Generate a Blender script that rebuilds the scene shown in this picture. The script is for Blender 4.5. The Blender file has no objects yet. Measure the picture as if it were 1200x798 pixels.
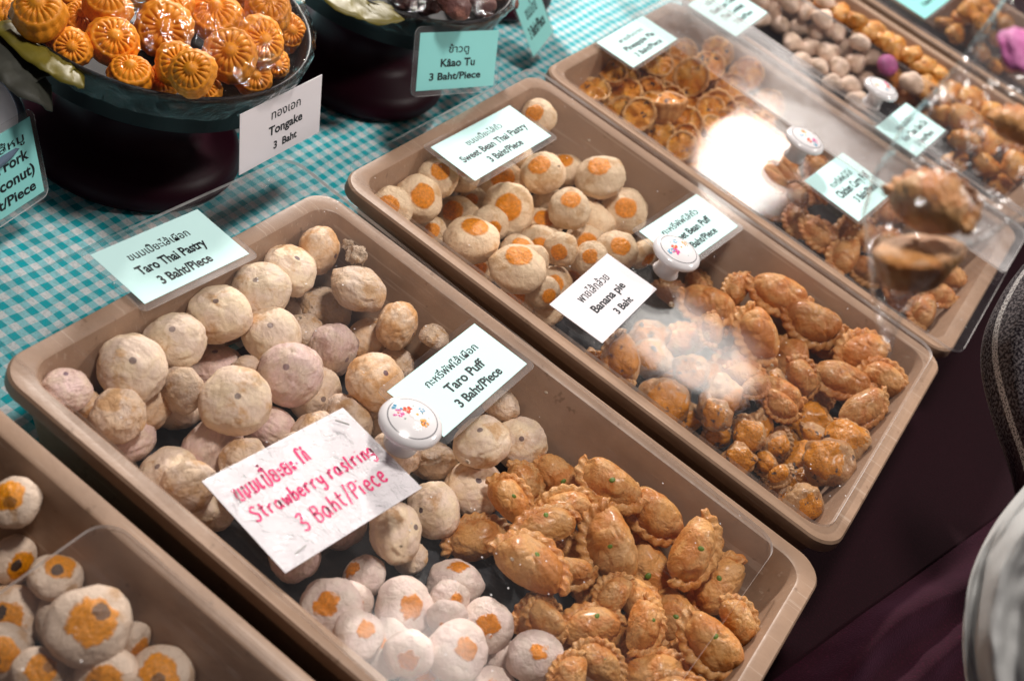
import bpy, bmesh, math, random
from mathutils import Vector, Matrix, noise

random.seed(7)
scene = bpy.context.scene
COL = scene.collection
R = math.radians

# ------------------------------------------------------------------ camera
CAM = Vector((0.3200, -0.6224, 0.5772))
YAW, TILT, ROLL = 0.2512, 0.8836, 0.4892
FPX = 1473.2                                   # focal length in photo pixels (photo is 1200 wide)
CAMROT = (Matrix.Rotation(YAW, 3, 'Z') @ Matrix.Rotation(TILT, 3, 'X') @ Matrix.Rotation(ROLL, 3, 'Z'))
cam_data = bpy.data.cameras.new('camera')
cam = bpy.data.objects.new('camera', cam_data)
COL.objects.link(cam)
cam.matrix_world = Matrix.Translation(CAM) @ CAMROT.to_4x4()
cam_data.sensor_width = 36.0
cam_data.lens = FPX / 1200 * 36.0
cam_data.clip_start = 0.02
cam_data.clip_end = 60
cam_data.dof.use_dof = True
cam_data.dof.focus_distance = 0.79
cam_data.dof.aperture_fstop = 8.0
scene.camera = cam

# ------------------------------------------------------------------ world, lamps, exposure
world = bpy.data.worlds.new('World')
scene.world = world
world.use_nodes = True
world.node_tree.nodes['Background'].inputs[0].default_value = (0.66, 0.58, 0.68, 1)
world.node_tree.nodes['Background'].inputs[1].default_value = 0.055
scene.view_settings.view_transform = 'Standard'
scene.view_settings.look = 'None'
scene.view_settings.exposure = 0.0
scene.view_settings.gamma = 1.0
scene.cycles.transparent_max_bounces = 24
scene.cycles.use_denoising = True


def lamp(name, loc, target, radius, power, color=(1, 0.94, 0.88), wide=1.0):
    d = bpy.data.lights.new(name, 'AREA')
    d.shape = 'DISK'
    d.size = radius * 2
    if wide != 1.0:
        d.shape = 'ELLIPSE'; d.size_y = radius * 2 / wide
    d.energy = power
    d.color = color
    o = bpy.data.objects.new(name, d)
    COL.objects.link(o)
    o.location = loc
    o.rotation_euler = (Vector(target) - Vector(loc)).to_track_quat('-Z', 'Y').to_euler()
    return o


lamp('stall_lamp', (-1.05, 1.55, 1.10), (-0.05, 0.10, 0), 0.08, 60)
lamp('stall_lamp', (1.05, 1.00, 1.10), (0.2, 0.2, 0), 0.08, 11.5)
lamp('stall_lamp', (0.12, -0.06, 1.25), (0.15, 0.0, 0), 0.10, 11)
lamp('hanging_bulb', (0.15, 0.42, 1.05), (0.2, 0.0, 0), 0.10, 0.35)
lamp('hanging_bulb', (0.12, 1.40, 1.02), (0.2, 0.2, 0), 0.15, 0.62, wide=2.3)
lamp('hanging_bulb', (-0.09, 2.22, 1.05), (0.15, 0.5, 0), 0.125, 1.3)


# ------------------------------------------------------------------ photo geometry helpers
def ray(px, py):
    d = CAMROT @ Vector(((px - 600) / FPX, -(py - 399) / FPX, -1))
    return d                                   # unit depth along the optical axis


def at(px, py, z):
    d = ray(px, py)
    return CAM + d * ((z - CAM.z) / d.z)


def depth_at(p):
    return -((CAMROT.transposed() @ (p - CAM)).z)


def pix(p):
    q = CAMROT.transposed() @ (p - CAM)
    return (600 + FPX * q.x / -q.z, 399 - FPX * q.y / -q.z)


VIEW_R, VIEW_U, VIEW_B = CAMROT @ Vector((1, 0, 0)), CAMROT @ Vector((0, 1, 0)), CAMROT @ Vector((0, 0, 1))


# ------------------------------------------------------------------ object helpers
def props(o, label=None, cat=None, group=None, kind=None):
    if label: o['label'] = label
    if cat: o['category'] = cat
    if group: o['group'] = group
    if kind: o['kind'] = kind
    return o


def mesh(name, verts, faces, mats=(), smooth=True, fmat=None):
    m = bpy.data.meshes.new(name)
    m.from_pydata([tuple(v) for v in verts], [], faces)
    for k in (mats if isinstance(mats, (list, tuple)) else (mats,)):
        m.materials.append(k)
    if fmat:
        for p, k in zip(m.polygons, fmat): p.material_index = k
    m.polygons.foreach_set('use_smooth', [smooth] * len(m.polygons))
    m.update()
    return m


def link(name, data, parent=None, loc=None, mat=None):
    o = bpy.data.objects.new(name, data)
    COL.objects.link(o)
    if parent: o.parent = parent
    if mat is not None: o.matrix_world = mat
    elif loc is not None: o.location = loc
    return o


def lathe(profile, n=48, squash=None):
    """profile: list of (r, z); closed at the axis when r == 0"""
    V, F = [], []
    rings = []
    for r, z in profile:
        if r < 1e-7:
            rings.append([len(V)]); V.append((0, 0, z))
        else:
            ring = []
            for k in range(n):
                a = 2 * math.pi * k / n
                rr, zz = (r, z) if squash is None else squash(r, z, a)
                ring.append(len(V)); V.append((rr * math.cos(a), rr * math.sin(a), zz))
            rings.append(ring)
    for A, B in zip(rings, rings[1:]):
        for k in range(n):
            k2 = (k + 1) % n
            if len(A) == 1 and len(B) == 1: continue
            if len(A) == 1: F.append((A[0], B[k], B[k2]))
            elif len(B) == 1: F.append((A[k], B[0], A[k2]))
            else: F.append((A[k], B[k], B[k2], A[k2]))
    return V, F


def rrect(x0, y0, x1, y1, r, n=8):
    pts = []
    for cx, cy, a0 in ((x1 - r, y1 - r, 0), (x0 + r, y1 - r, 90), (x0 + r, y0 + r, 180), (x1 - r, y0 + r, 270)):
        for k in range(n + 1):
            a = R(a0 + 90 * k / n)
            pts.append((cx + r * math.cos(a), cy + r * math.sin(a)))
    return pts


def sheet(name, x0, y0, x1, y1, r, t, mats, n=6, warp=None):
    """thin rounded plate, top and bottom use mats[0], the rim mats[1]"""
    pts = rrect(x0, y0, x1, y1, r, n)
    N = len(pts)
    V = [(x, y, 0) for x, y in pts] + [(x, y, t) for x, y in pts]
    F = [tuple(range(N))[::-1], tuple(range(N, 2 * N))]
    fm = [0, 0]
    for k in range(N):
        k2 = (k + 1) % N
        F.append((k, k2, N + k2, N + k)); fm.append(len(mats) - 1)
    return mesh(name, V, F, mats, smooth=False, fmat=fm)


def boxmesh(name, x0, y0, z0, x1, y1, z1, mats):
    V = [(x0, y0, z0), (x1, y0, z0), (x1, y1, z0), (x0, y1, z0), (x0, y0, z1), (x1, y0, z1), (x1, y1, z1), (x0, y1, z1)]
    F = [(3, 2, 1, 0), (4, 5, 6, 7), (0, 1, 5, 4), (1, 2, 6, 5), (2, 3, 7, 6), (3, 0, 4, 7)]
    return mesh(name, V, F, mats, smooth=False)


# ------------------------------------------------------------------ materials
class NT:
    def __init__(self, name):
        self.m = bpy.data.materials.new(name)
        self.m.use_nodes = True
        self.t = self.m.node_tree
        self.bsdf = self.t.nodes['Principled BSDF']
        self.out = self.t.nodes['Material Output']

    def n(self, typ, **kw):
        o = self.t.nodes.new(typ)
        for k, v in kw.items():
            if k.startswith('i_'):
                key = k[2:]
                o.inputs[int(key) if key.isdigit() else key.replace('_', ' ')].default_value = v
            else: setattr(o, k, v)
        return o

    def l(self, a, b): self.t.links.new(a, b)

    def val(self, inp, v):
        if hasattr(v, 'is_output'): self.l(v, inp)
        else: inp.default_value = v

    def math(self, op, a, b=0.0, c=None, clamp=False):
        o = self.n('ShaderNodeMath', operation=op, use_clamp=clamp)
        self.val(o.inputs[0], a); self.val(o.inputs[1], b)
        if c is not None: self.val(o.inputs[2], c)
        return o.outputs[0]

    def step(self, v, lo, hi, smooth=True):
        o = self.n('ShaderNodeMapRange', interpolation_type='SMOOTHSTEP' if smooth else 'LINEAR')
        self.val(o.inputs[0], v)
        o.inputs[1].default_value = lo; o.inputs[2].default_value = hi
        return o.outputs[0]

    def mix(self, f, a, b, mode='MIX'):
        o = self.n('ShaderNodeMix', data_type='RGBA', blend_type=mode)
        self.val(o.inputs[0], f)
        for k, v in ((6, a), (7, b)):
            if hasattr(v, 'is_output'): self.l(v, o.inputs[k])
            else: o.inputs[k].default_value = (*v, 1) if len(v) == 3 else v
        return o.outputs[2]

    def noise(self, vec, scale, detail=3, rough=0.55, dist=0.0):
        o = self.n('ShaderNodeTexNoise')
        if vec is not None: self.l(vec, o.inputs['Vector'])
        o.inputs['Scale'].default_value = scale; o.inputs['Detail'].default_value = detail
        o.inputs['Roughness'].default_value = rough; o.inputs['Distortion'].default_value = dist
        return o.outputs[0]

    def bump(self, h, strength, dist, prev=None):
        o = self.n('ShaderNodeBump')
        o.inputs['Strength'].default_value = strength
        o.inputs['Distance'].default_value = dist
        self.l(h, o.inputs['Height'])
        if prev is not None: self.l(prev, o.inputs['Normal'])
        return o.outputs[0]

    def obj(self):
        tc = self.n('ShaderNodeTexCoord')
        return tc.outputs['Object']

    def obj_rand(self):
        """object coordinates shifted by the object's own random number, for noises that differ per copy"""
        co = self.obj()
        oi = self.n('ShaderNodeObjectInfo')
        k = self.math('MULTIPLY', oi.outputs['Random'], 37.0)
        cb = self.n('ShaderNodeCombineXYZ')
        for i in range(3): self.l(k, cb.inputs[i])
        add = self.n('ShaderNodeVectorMath', operation='ADD')
        self.l(co, add.inputs[0]); self.l(cb.outputs[0], add.inputs[1])
        return co, add.outputs[0], oi.outputs['Random']

    def base(self, col, rough=0.5, spec=0.5):
        self.val(self.bsdf.inputs['Base Color'], col if hasattr(col, 'is_output') else (*col, 1))
        self.val(self.bsdf.inputs['Roughness'], rough)
        self.val(self.bsdf.inputs['Specular IOR Level'], spec)


def plain(name, col, rough=0.5, spec=0.5, var=0.0, bump=0.0, scale=30.0, coat=0.0):
    t = NT(name)
    c = col
    if var or bump:
        co = t.obj()
        nz = t.noise(co, scale, 5)
        if var: c = t.mix(t.math('MULTIPLY', nz, var * 1.6), col, tuple(x * 0.35 for x in col))
        if bump: t.l(t.bump(nz, bump, 0.002), t.bsdf.inputs['Normal'])
    t.base(c, rough, spec)
    if coat: t.bsdf.inputs['Coat Weight'].default_value = coat
    return t.m


def clear(name, haze=0.03, rough=0.06, dust=0.0, tint=(1, 1, 1), bumps=0.0, bscale=20, gl=1.0, scratch=0.0):
    """clear thin plastic: transparent, a Fresnel gloss on top and a little dusty haze"""
    t = NT(name)
    t.t.nodes.remove(t.bsdf)
    co = t.obj()
    tr = t.n('ShaderNodeBsdfTransparent'); tr.inputs[0].default_value = (*tint, 1)
    g = t.n('ShaderNodeBsdfGlossy'); g.inputs['Color'].default_value = (gl, gl, gl, 1)
    rn = t.noise(co, 9, 4)
    t.l(t.math('MULTIPLY_ADD', t.step(rn, 0.35, 0.7), rough * 1.6, rough * 0.5), g.inputs['Roughness'])
    lw = t.n('ShaderNodeLayerWeight'); lw.inputs['Blend'].default_value = 0.5
    fz = t.math('MULTIPLY_ADD', t.math('POWER', lw.outputs['Facing'], 5.0), 0.96, 0.04)
    if bumps:
        b = t.bump(t.noise(co, bscale, 4, 0.6, 1.2), bumps, 0.01)
        t.l(b, g.inputs['Normal']); t.l(b, lw.inputs['Normal'])
    mx = t.n('ShaderNodeMixShader')
    t.l(fz, mx.inputs[0]); t.l(tr.outputs[0], mx.inputs[1]); t.l(g.outputs[0], mx.inputs[2])
    last = mx
    if haze or dust:
        df = t.n('ShaderNodeBsdfDiffuse'); df.inputs[0].default_value = (0.85, 0.82, 0.82, 1)
        f = t.math('MULTIPLY', t.step(t.noise(co, 6, 5, 0.6), 0.35, 0.75), haze * 2)
        if scratch:
            mp = t.n('ShaderNodeMapping'); t.l(co, mp.inputs[0])
            mp.inputs['Scale'].default_value = (30, 900, 1); mp.inputs['Rotation'].default_value = (0, 0, 0.5)
            sc = t.step(t.noise(mp.outputs[0], 1.0, 2), 0.62, 0.75)
            f = t.math('ADD', f, t.math('MULTIPLY', sc, scratch))
        if dust:
            vo = t.n('ShaderNodeTexVoronoi'); t.l(co, vo.inputs['Vector']); vo.inputs['Scale'].default_value = 110
            d = t.step(vo.outputs['Distance'], 0.075, 0.035)
            d = t.math('MULTIPLY', d, t.step(t.noise(co, 14, 2), 0.50, 0.58))
            f = t.math('MAXIMUM', f, t.math('MULTIPLY', d, dust))
        m2 = t.n('ShaderNodeMixShader')
        t.val(m2.inputs[0], f); t.l(mx.outputs[0], m2.inputs[1]); t.l(df.outputs[0], m2.inputs[2])
        last = m2
    t.l(last.outputs[0], t.out.inputs[0])
    return t.m


def pastry(name, c1, c2, brown, brown_at=(0.5, 0.75), spot=None, spot_cos=0.8, spot_noise=0.12, spot_rand=0.0, dot=None,
           dot_cos=0.985, bump=0.5, wave=0.0, rough=0.5, coat=0.0, second=None, fine=45, dot_dir=None, dot_wob=0.035):
    t = NT(name)
    co, cr, rnd = t.obj_rand()
    n1 = t.noise(cr, 1.6, 4, 0.6, 0.3)
    n2 = t.noise(cr, 1.1, 3, 0.5, 0.6)
    n3 = t.noise(cr, 9, 5, 0.65)
    col = t.mix(t.step(n1, 0.35, 0.65), c1, c2)
    col = t.mix(t.math('MULTIPLY', t.step(t.math('MULTIPLY_ADD', n3, 0.25, n2), brown_at[0] + 0.12, brown_at[1] + 0.12), 0.9), col, brown)
    # per-object lightness and fine crumb
    hv = t.n('ShaderNodeHueSaturation'); t.l(col, hv.inputs['Color'])
    t.l(t.math('MULTIPLY_ADD', rnd, 0.34, 0.82), hv.inputs['Value'])
    col = hv.outputs[0]
    col = t.mix(t.math('MULTIPLY', t.step(n3, 0.45, 0.75), 0.17), col, tuple(x * 0.55 for x in brown))
    nrm = t.n('ShaderNodeVectorMath', operation='NORMALIZE'); t.l(co, nrm.inputs[0])
    sep = t.n('ShaderNodeSeparateXYZ'); t.l(nrm.outputs[0], sep.inputs[0])
    pole = sep.outputs[2]
    wob = t.math('MULTIPLY_ADD', t.noise(cr, 3.2, 4, 0.6), spot_noise * 2, -spot_noise)
    spotmask = None
    if spot is not None:
        th = t.math('ADD', pole, wob)
        if spot_rand: th = t.math('ADD', th, t.math('MULTIPLY_ADD', rnd, spot_rand, -spot_rand * 0.5))
        mk = spotmask = t.step(th, spot_cos - 0.025, spot_cos + 0.05)
        sc = t.mix(t.step(n3, 0.3, 0.7), spot, tuple(x * 0.62 for x in spot))
        col = t.mix(mk, col, sc)
    if second is not None:                       # dark bits breaking through
        k = t.step(t.noise(cr, 2.1, 3, 0.6), 0.60, 0.66)
        col = t.mix(k, col, second)
    if dot is not None:
        pd = pole
        if dot_dir:
            dv = t.n('ShaderNodeVectorMath', operation='DOT_PRODUCT'); t.l(nrm.outputs[0], dv.inputs[0])
            dv.inputs[1].default_value = dot_dir; pd = dv.outputs['Value']
        mk = t.step(t.math('ADD', pd, t.math('MULTIPLY', wob, dot_wob)), dot_cos - 0.002, dot_cos + 0.002)
        col = t.mix(t.math('MULTIPLY', mk, t.math('MULTIPLY_ADD', rnd, 0.4, 0.55)), col, dot)
    b = t.bump(t.noise(cr, 3.0, 5, 0.6, 0.4), bump, 0.0035)
    if wave:
        w = t.n('ShaderNodeTexWave', wave_type='BANDS', bands_direction='DIAGONAL'); t.l(cr, w.inputs['Vector'])
        w.inputs['Scale'].default_value = 2.2; w.inputs['Distortion'].default_value = 7.0
        w.inputs['Detail'].default_value = 2; w.inputs['Detail Scale'].default_value = 1.2
        b = t.bump(w.outputs[1], wave, 0.0007, b)
        col = t.mix(t.math('MULTIPLY', t.step(w.outputs[1], 0.55, 0.15), 0.16 * min(1, wave * 2)), col, tuple(x * 0.5 for x in brown))
    b = t.bump(t.noise(cr, fine, 3, 0.7), bump * 0.5, 0.0008, b)
    if spotmask is not None: b = t.bump(spotmask, 0.5, 0.0006, b)
    t.l(b, t.bsdf.inputs['Normal'])
    rg = t.math('MULTIPLY_ADD', n3, 0.3, rough - 0.12)
    if spotmask is not None: rg = t.math('SUBTRACT', rg, t.math('MULTIPLY', spotmask, 0.2))
    t.base(col, rg, 0.4)
    if coat:
        t.bsdf.inputs['Coat Weight'].default_value = coat
        t.bsdf.inputs['Coat Roughness'].default_value = 0.2
    return t.m


M = {}
M['tray'] = None
M['liner'] = plain('dark_liner', (0.022, 0.024, 0.030), 0.45, 0.5, var=0.6, bump=0.9, scale=60)
M['lid'] = clear('acrylic_lid', haze=0.004, rough=0.06, dust=0.75, scratch=0.03)
M['lid_dirty'] = clear('scuffed_acrylic', haze=0.11, rough=0.13, dust=0.8, scratch=0.14)
M['lid_edge'] = clear('acrylic_edge', haze=0.45, rough=0.2)
M['laminate'] = clear('laminate_film', haze=0.05, rough=0.10)
M['film'] = clear('cling_film', haze=0.006, rough=0.05, bumps=0.40, bscale=42)
M['bag'] = clear('thin_bag_film', haze=0.07, rough=0.12, bumps=0.8, bscale=26)
M['teal_paper'] = plain('pale_turquoise_paper', (0.57, 0.83, 0.82), 0.6, 0.3, var=0.03, scale=50)
M['teal_paper_deep'] = plain('turquoise_paper', (0.27, 0.66, 0.64), 0.6, 0.3, var=0.03, scale=50)
M['white_paper'] = plain('white_card', (0.74, 0.70, 0.73), 0.6, 0.3, var=0.03, scale=50)
M['ink'] = plain('black_ink', (0.012, 0.016, 0.020), 0.55, 0.3)
M['pink_ink'] = plain('pink_marker', (0.82, 0.004, 0.16), 0.5, 0.3)
M['steel'] = plain('staple_steel', (0.35, 0.33, 0.32), 0.3, 0.6)
M['lacquer'] = plain('maroon_lacquer', (0.034, 0.004, 0.012), 0.42, 0.12, var=0.4, scale=12)
M['blackware'] = plain('black_lacquer', (0.010, 0.008, 0.010), 0.4, 0.15, var=0.4, scale=20, bump=0.15)
M['leaf'] = plain('banana_leaf', (0.17, 0.135, 0.012), 0.5, 0.4, var=0.5, scale=40, bump=0.3)
M['dry_leaf'] = plain('greyed_leaf', (0.045, 0.045, 0.035), 0.6, 0.3, var=0.4, scale=30, bump=0.4)
M['porcelain'] = None
M['grey_cloth'] = plain('silver_grey_cloth', (0.60, 0.60, 0.59), 0.85, 0.1, var=0.10, scale=260, bump=0.06)
M['enamel'] = plain('white_enamel', (0.66, 0.66, 0.68), 0.25, 0.5)
M['enamel_blue'] = plain('blue_grey_enamel', (0.10, 0.14, 0.20), 0.25, 0.5)


def tray_mat():
    t = NT('tray_plastic')
    co, cr, rnd = t.obj_rand()
    n = t.noise(cr, 24, 5, 0.6)
    col = t.mix(t.math('MULTIPLY', t.step(n, 0.35, 0.8), 0.6), (0.345, 0.222, 0.150), (0.185, 0.108, 0.065))
    mp = t.n('ShaderNodeMapping'); t.l(cr, mp.inputs[0]); mp.inputs['Scale'].default_value = (14, 420, 200)
    sc = t.step(t.noise(mp.outputs[0], 1.0, 2), 0.62, 0.70)
    col = t.mix(t.math('MULTIPLY', sc, 0.30), col, (0.58, 0.46, 0.37))
    gr = t.step(t.noise(cr, 70, 3, 0.7), 0.64, 0.72)
    col = t.mix(t.math('MULTIPLY', gr, 0.55), col, (0.13, 0.07, 0.035))
    t.base(col, t.math('MULTIPLY_ADD', n, 0.4, 0.22), 0.4)
    t.l(t.bump(t.noise(cr, 260, 3), 0.25, 0.0006), t.bsdf.inputs['Normal'])
    return t.m


M['tray'] = tray_mat()


def porcelain_mat():
    t = NT('white_porcelain')
    co = t.obj()
    sep = t.n('ShaderNodeSeparateXYZ'); t.l(co, sep.inputs[0])
    r = t.math('SQRT', t.math('ADD', t.math('MULTIPLY', sep.outputs[0], sep.outputs[0]), t.math('MULTIPLY', sep.outputs[1], sep.outputs[1])))
    top = t.step(sep.outputs[2], 0.0205, 0.021)
    ring = t.math('MULTIPLY', t.math('MULTIPLY', t.step(r, 0.0138, 0.0140), t.step(r, 0.0146, 0.0144)), top)
    t.base(t.mix(ring, (0.70, 0.67, 0.68), (0.10, 0.10, 0.11)), 0.18, 0.5)
    return t.m


M['porcelain'] = porcelain_mat()
for nm, c in dict(f_blue=(0.10, 0.30, 0.45), f_pink=(0.62, 0.08, 0.28), f_red=(0.60, 0.06, 0.02), f_white=(0.85, 0.83, 0.82), f_orange=(0.75, 0.28, 0.03),
                  f_green=(0.05, 0.17, 0.09), f_teal=(0.05, 0.30, 0.32)).items():
    M[nm] = plain(nm[2:] + '_glaze', c, 0.3, 0.5)


def gingham_mat():
    t = NT('gingham_cotton')
    co = t.obj()
    sep = t.n('ShaderNodeSeparateXYZ'); t.l(co, sep.inputs[0])
    P = 0.0112

    def stripe(v):
        v = t.math('ADD', v, t.math('MULTIPLY_ADD', t.noise(co, 22, 2), 0.004, -0.002))
        return t.step(t.math('PINGPONG', t.math('ADD', v, 5 * P), P / 2), P / 4 - 0.0002, P / 4 + 0.0002)
    a, b = stripe(sep.outputs[0]), stripe(sep.outputs[1])
    s = t.math('MULTIPLY', t.math('ADD', a, b), 0.5)
    col = t.mix(t.step(s, 0.0, 0.5, False), (0.66, 0.68, 0.69), (0.27, 0.58, 0.63))
    col = t.mix(t.step(s, 0.5, 1.0, False), col, (0.002, 0.37, 0.43))
    col = t.mix(t.math('MULTIPLY', t.step(t.noise(co, 500, 2), 0.4, 0.7), 0.3), col, (0.12, 0.22, 0.22))
    col = t.mix(t.math('MULTIPLY', t.step(t.noise(co, 11, 5, 0.65), 0.48, 0.72), 0.45), col, (0.07, 0.14, 0.14))  # dark blotches: dirt and some shading mixed into the cloth's colour
    t.base(col, 0.85, 0.2)
    t.l(t.bump(t.noise(co, 18, 3), 0.5, 0.01), t.bsdf.inputs['Normal'])
    return t.m


def velvet_mat(name, c, lift=0.5):
    t = NT(name)
    co = t.obj()
    n1 = t.noise(co, 700, 2); n2 = t.noise(co, 9, 4)
    col = t.mix(t.math('MULTIPLY', n2, 0.8), c, tuple(x * 0.35 for x in c))
    col = t.mix(t.math('MULTIPLY', t.step(n1, 0.5, 0.75), 0.4), col, tuple(min(1, x * 3) for x in c))
    t.base(col, 0.9, 0.15)
    t.bsdf.inputs['Sheen Weight'].default_value = lift
    t.bsdf.inputs['Sheen Tint'].default_value = (0.5, 0.18, 0.35, 1)
    t.l(t.bump(n1, 0.5, 0.001), t.bsdf.inputs['Normal'])
    return t.m


def woven_mat():
    t = NT('dark_woven_cotton')
    tc = t.n('ShaderNodeTexCoord')
    sep = t.n('ShaderNodeSeparateXYZ'); t.l(tc.outputs['UV'], sep.inputs[0])
    u, v = sep.outputs[0], sep.outputs[1]
    ch = t.n('ShaderNodeTexChecker'); ch.inputs['Scale'].default_value = 1.0
    mp = t.n('ShaderNodeMapping'); t.l(tc.outputs['UV'], mp.inputs[0]); mp.inputs['Scale'].default_value = (85, 190, 1)
    mp.inputs['Rotation'].default_value = (0, 0, 0.6)
    t.l(mp.outputs[0], ch.inputs['Vector'])
    thread = t.step(t.noise(mp.outputs[0], 0.55, 3), 0.42, 0.62)
    base = t.mix(thread, (0.010, 0.006, 0.010), (0.16, 0.14, 0.145))
    base = t.mix(t.step(v, 0.52, 0.95), base, (0.020, 0.004, 0.012))

    def band(c0, w):
        return t.math('MULTIPLY', t.step(u, c0 - w, c0 - w * 0.8), t.step(u, c0 + w, c0 + w * 0.8))
    dash = t.step(t.math('PINGPONG', t.math('MULTIPLY', v, 95), 1.0), 0.35, 0.5)
    w1 = t.math('MULTIPLY', band(0.30, 0.035), t.step(t.noise(mp.outputs[0], 0.8, 2), 0.38, 0.55))
    col = t.mix(w1, base, (0.55, 0.52, 0.50))
    for c0 in (0.60, 0.66):
        col = t.mix(t.math('MULTIPLY', band(c0, 0.016), dash), col, (0.50, 0.17, 0.02))
    t.base(col, 0.85, 0.2)
    t.l(t.bump(ch.outputs[1], 0.5, 0.001), t.bsdf.inputs['Normal'])
    return t.m


M['gingham'] = gingham_mat()
M['maroon'] = velvet_mat('maroon_velvet', (0.012, 0.0006, 0.003), 0.05)
M['plum'] = velvet_mat('plum_velvet', (0.020, 0.001, 0.006), 0.14)
M['woven'] = woven_mat()

M['taro'] = pastry('taro_crust', (0.88, 0.69, 0.48), (0.84, 0.65, 0.52), (0.64, 0.36, 0.16), (0.54, 0.74), dot=(0.045, 0.02, 0.05), dot_cos=0.991, bump=0.38, wave=0.10, rough=0.5)
M['taro_tan'] = pastry('taro_crust_baked', (0.76, 0.49, 0.28), (0.80, 0.60, 0.44), (0.62, 0.31, 0.11), (0.44, 0.66), dot=(0.06, 0.015, 0.06), dot_cos=0.991, bump=0.38, wave=0.08, rough=0.42)
M['taro_plain'] = pastry('taro_crust_plain', (0.80, 0.59, 0.41), (0.78, 0.60, 0.48), (0.60, 0.34, 0.15), (0.48, 0.70), bump=0.7, wave=0.15, rough=0.5)
M['taro_pink'] = pastry('taro_crust_lilac', (0.78, 0.55, 0.51), (0.76, 0.58, 0.46), (0.50, 0.30, 0.24), (0.55, 0.75), dot=(0.10, 0.04, 0.09), dot_cos=0.992, bump=0.38, wave=0.22, rough=0.5)
M['strawberry'] = pastry('strawberry_crust', (0.82, 0.64, 0.58), (0.80, 0.66, 0.57), (0.62, 0.42, 0.35), (0.6, 0.85), spot=(0.90, 0.29, 0.004), spot_cos=0.85, spot_noise=0.22, spot_rand=0.10, bump=0.6, rough=0.5)
M['bean'] = pastry('bean_crust', (0.86, 0.65, 0.43), (0.82, 0.60, 0.40), (0.60, 0.35, 0.16), (0.50, 0.72), spot=(0.92, 0.30, 0.002), spot_cos=0.78, spot_noise=0.07, spot_rand=0.06, bump=0.65, rough=0.55)
M['puff'] = pastry('puff_crust', (0.70, 0.34, 0.10), (0.68, 0.37, 0.15), (0.56, 0.19, 0.03), (0.42, 0.64), bump=0.7, wave=0.22, rough=0.42, coat=0.15)
M['puff_bean'] = pastry('bean_puff_crust', (0.64, 0.30, 0.09), (0.62, 0.33, 0.13), (0.50, 0.16, 0.025), (0.40, 0.62), bump=0.7, wave=0.28, rough=0.42, coat=0.15)
M['banana'] = pastry('egg_glazed_crust', (0.54, 0.30, 0.13), (0.50, 0.28, 0.13), (0.40, 0.17, 0.05), (0.42, 0.62), spot=(0.70, 0.25, 0.012), spot_cos=0.45, spot_noise=0.40, spot_rand=0.3,
                     second=(0.07, 0.04, 0.03), bump=0.7, rough=0.38, coat=0.25)
M['pie'] = pastry('tart_shell', (0.72, 0.42, 0.18), (0.68, 0.37, 0.14), (0.46, 0.20, 0.06), (0.42, 0.62), bump=0.5, rough=0.5)
M['pie_fill'] = pastry('pineapple_filling', (0.86, 0.36, 0.02), (0.78, 0.40, 0.10), (0.68, 0.23, 0.01), (0.40, 0.60), second=(0.04, 0.02, 0.025), bump=0.9, rough=0.4, coat=0.2)
M['cookie'] = pastry('pale_cookie', (0.82, 0.61, 0.46), (0.78, 0.58, 0.47), (0.52, 0.36, 0.24), (0.5, 0.75), bump=0.35, rough=0.6)
M['pink'] = pastry('pink_cookie', (0.46, 0.08, 0.28), (0.44, 0.12, 0.30), (0.42, 0.05, 0.24), (0.6, 0.9), bump=0.35, rough=0.5)
M['tart'] = pastry('orange_tart', (0.68, 0.36, 0.12), (0.66, 0.30, 0.05), (0.60, 0.20, 0.02), (0.42, 0.62), second=(0.12, 0.05, 0.02), bump=0.7, rough=0.4, coat=0.2)
M['seed'] = pastry('seeded_crust', (0.72, 0.56, 0.44), (0.68, 0.52, 0.40), (0.50, 0.30, 0.16), (0.5, 0.72), spot=(0.84, 0.30, 0.008), spot_cos=0.70, spot_noise=0.20, dot=(0.025, 0.022, 0.024), dot_cos=0.955, dot_dir=(0.36, 0.1, 0.928), dot_wob=0.3, bump=0.5, rough=0.5)
M['gold'] = pastry('orange_moulded_cookie', (0.82, 0.30, 0.014), (0.78, 0.27, 0.010), (0.60, 0.17, 0.008), (0.5, 0.75), bump=0.18, rough=0.5, fine=60)
M['redbrown'] = pastry('dark_coconut_cookie', (0.17, 0.06, 0.045), (0.22, 0.085, 0.06), (0.07, 0.02, 0.018), (0.4, 0.6), bump=1.0, rough=0.55, fine=22)
M['herb'] = plain('green_pea', (0.12, 0.20, 0.012), 0.45, 0.4, var=0.2, scale=200)
M['flake'] = pastry('flaky_crumb', (0.66, 0.50, 0.36), (0.62, 0.46, 0.34), (0.5, 0.30, 0.15), (0.5, 0.7), bump=0.9, rough=0.6)
M['cut'] = pastry('pale_crumb_inside', (0.72, 0.44, 0.26), (0.70, 0.40, 0.22), (0.62, 0.26, 0.06), (0.45, 0.65), bump=0.9, rough=0.6)


# ------------------------------------------------------------------ pastry meshes
def ico(sub):
    bm = bmesh.new()
    bmesh.ops.create_icosphere(bm, subdivisions=sub, radius=1)
    V = [v.co.copy() for v in bm.verts]
    F = [tuple(v.index for v in f.verts) for f in bm.faces]
    bm.free()
    return V, F


ICO4, ICO5, ICO3 = ico(4), ico(5), ico(3)


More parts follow.
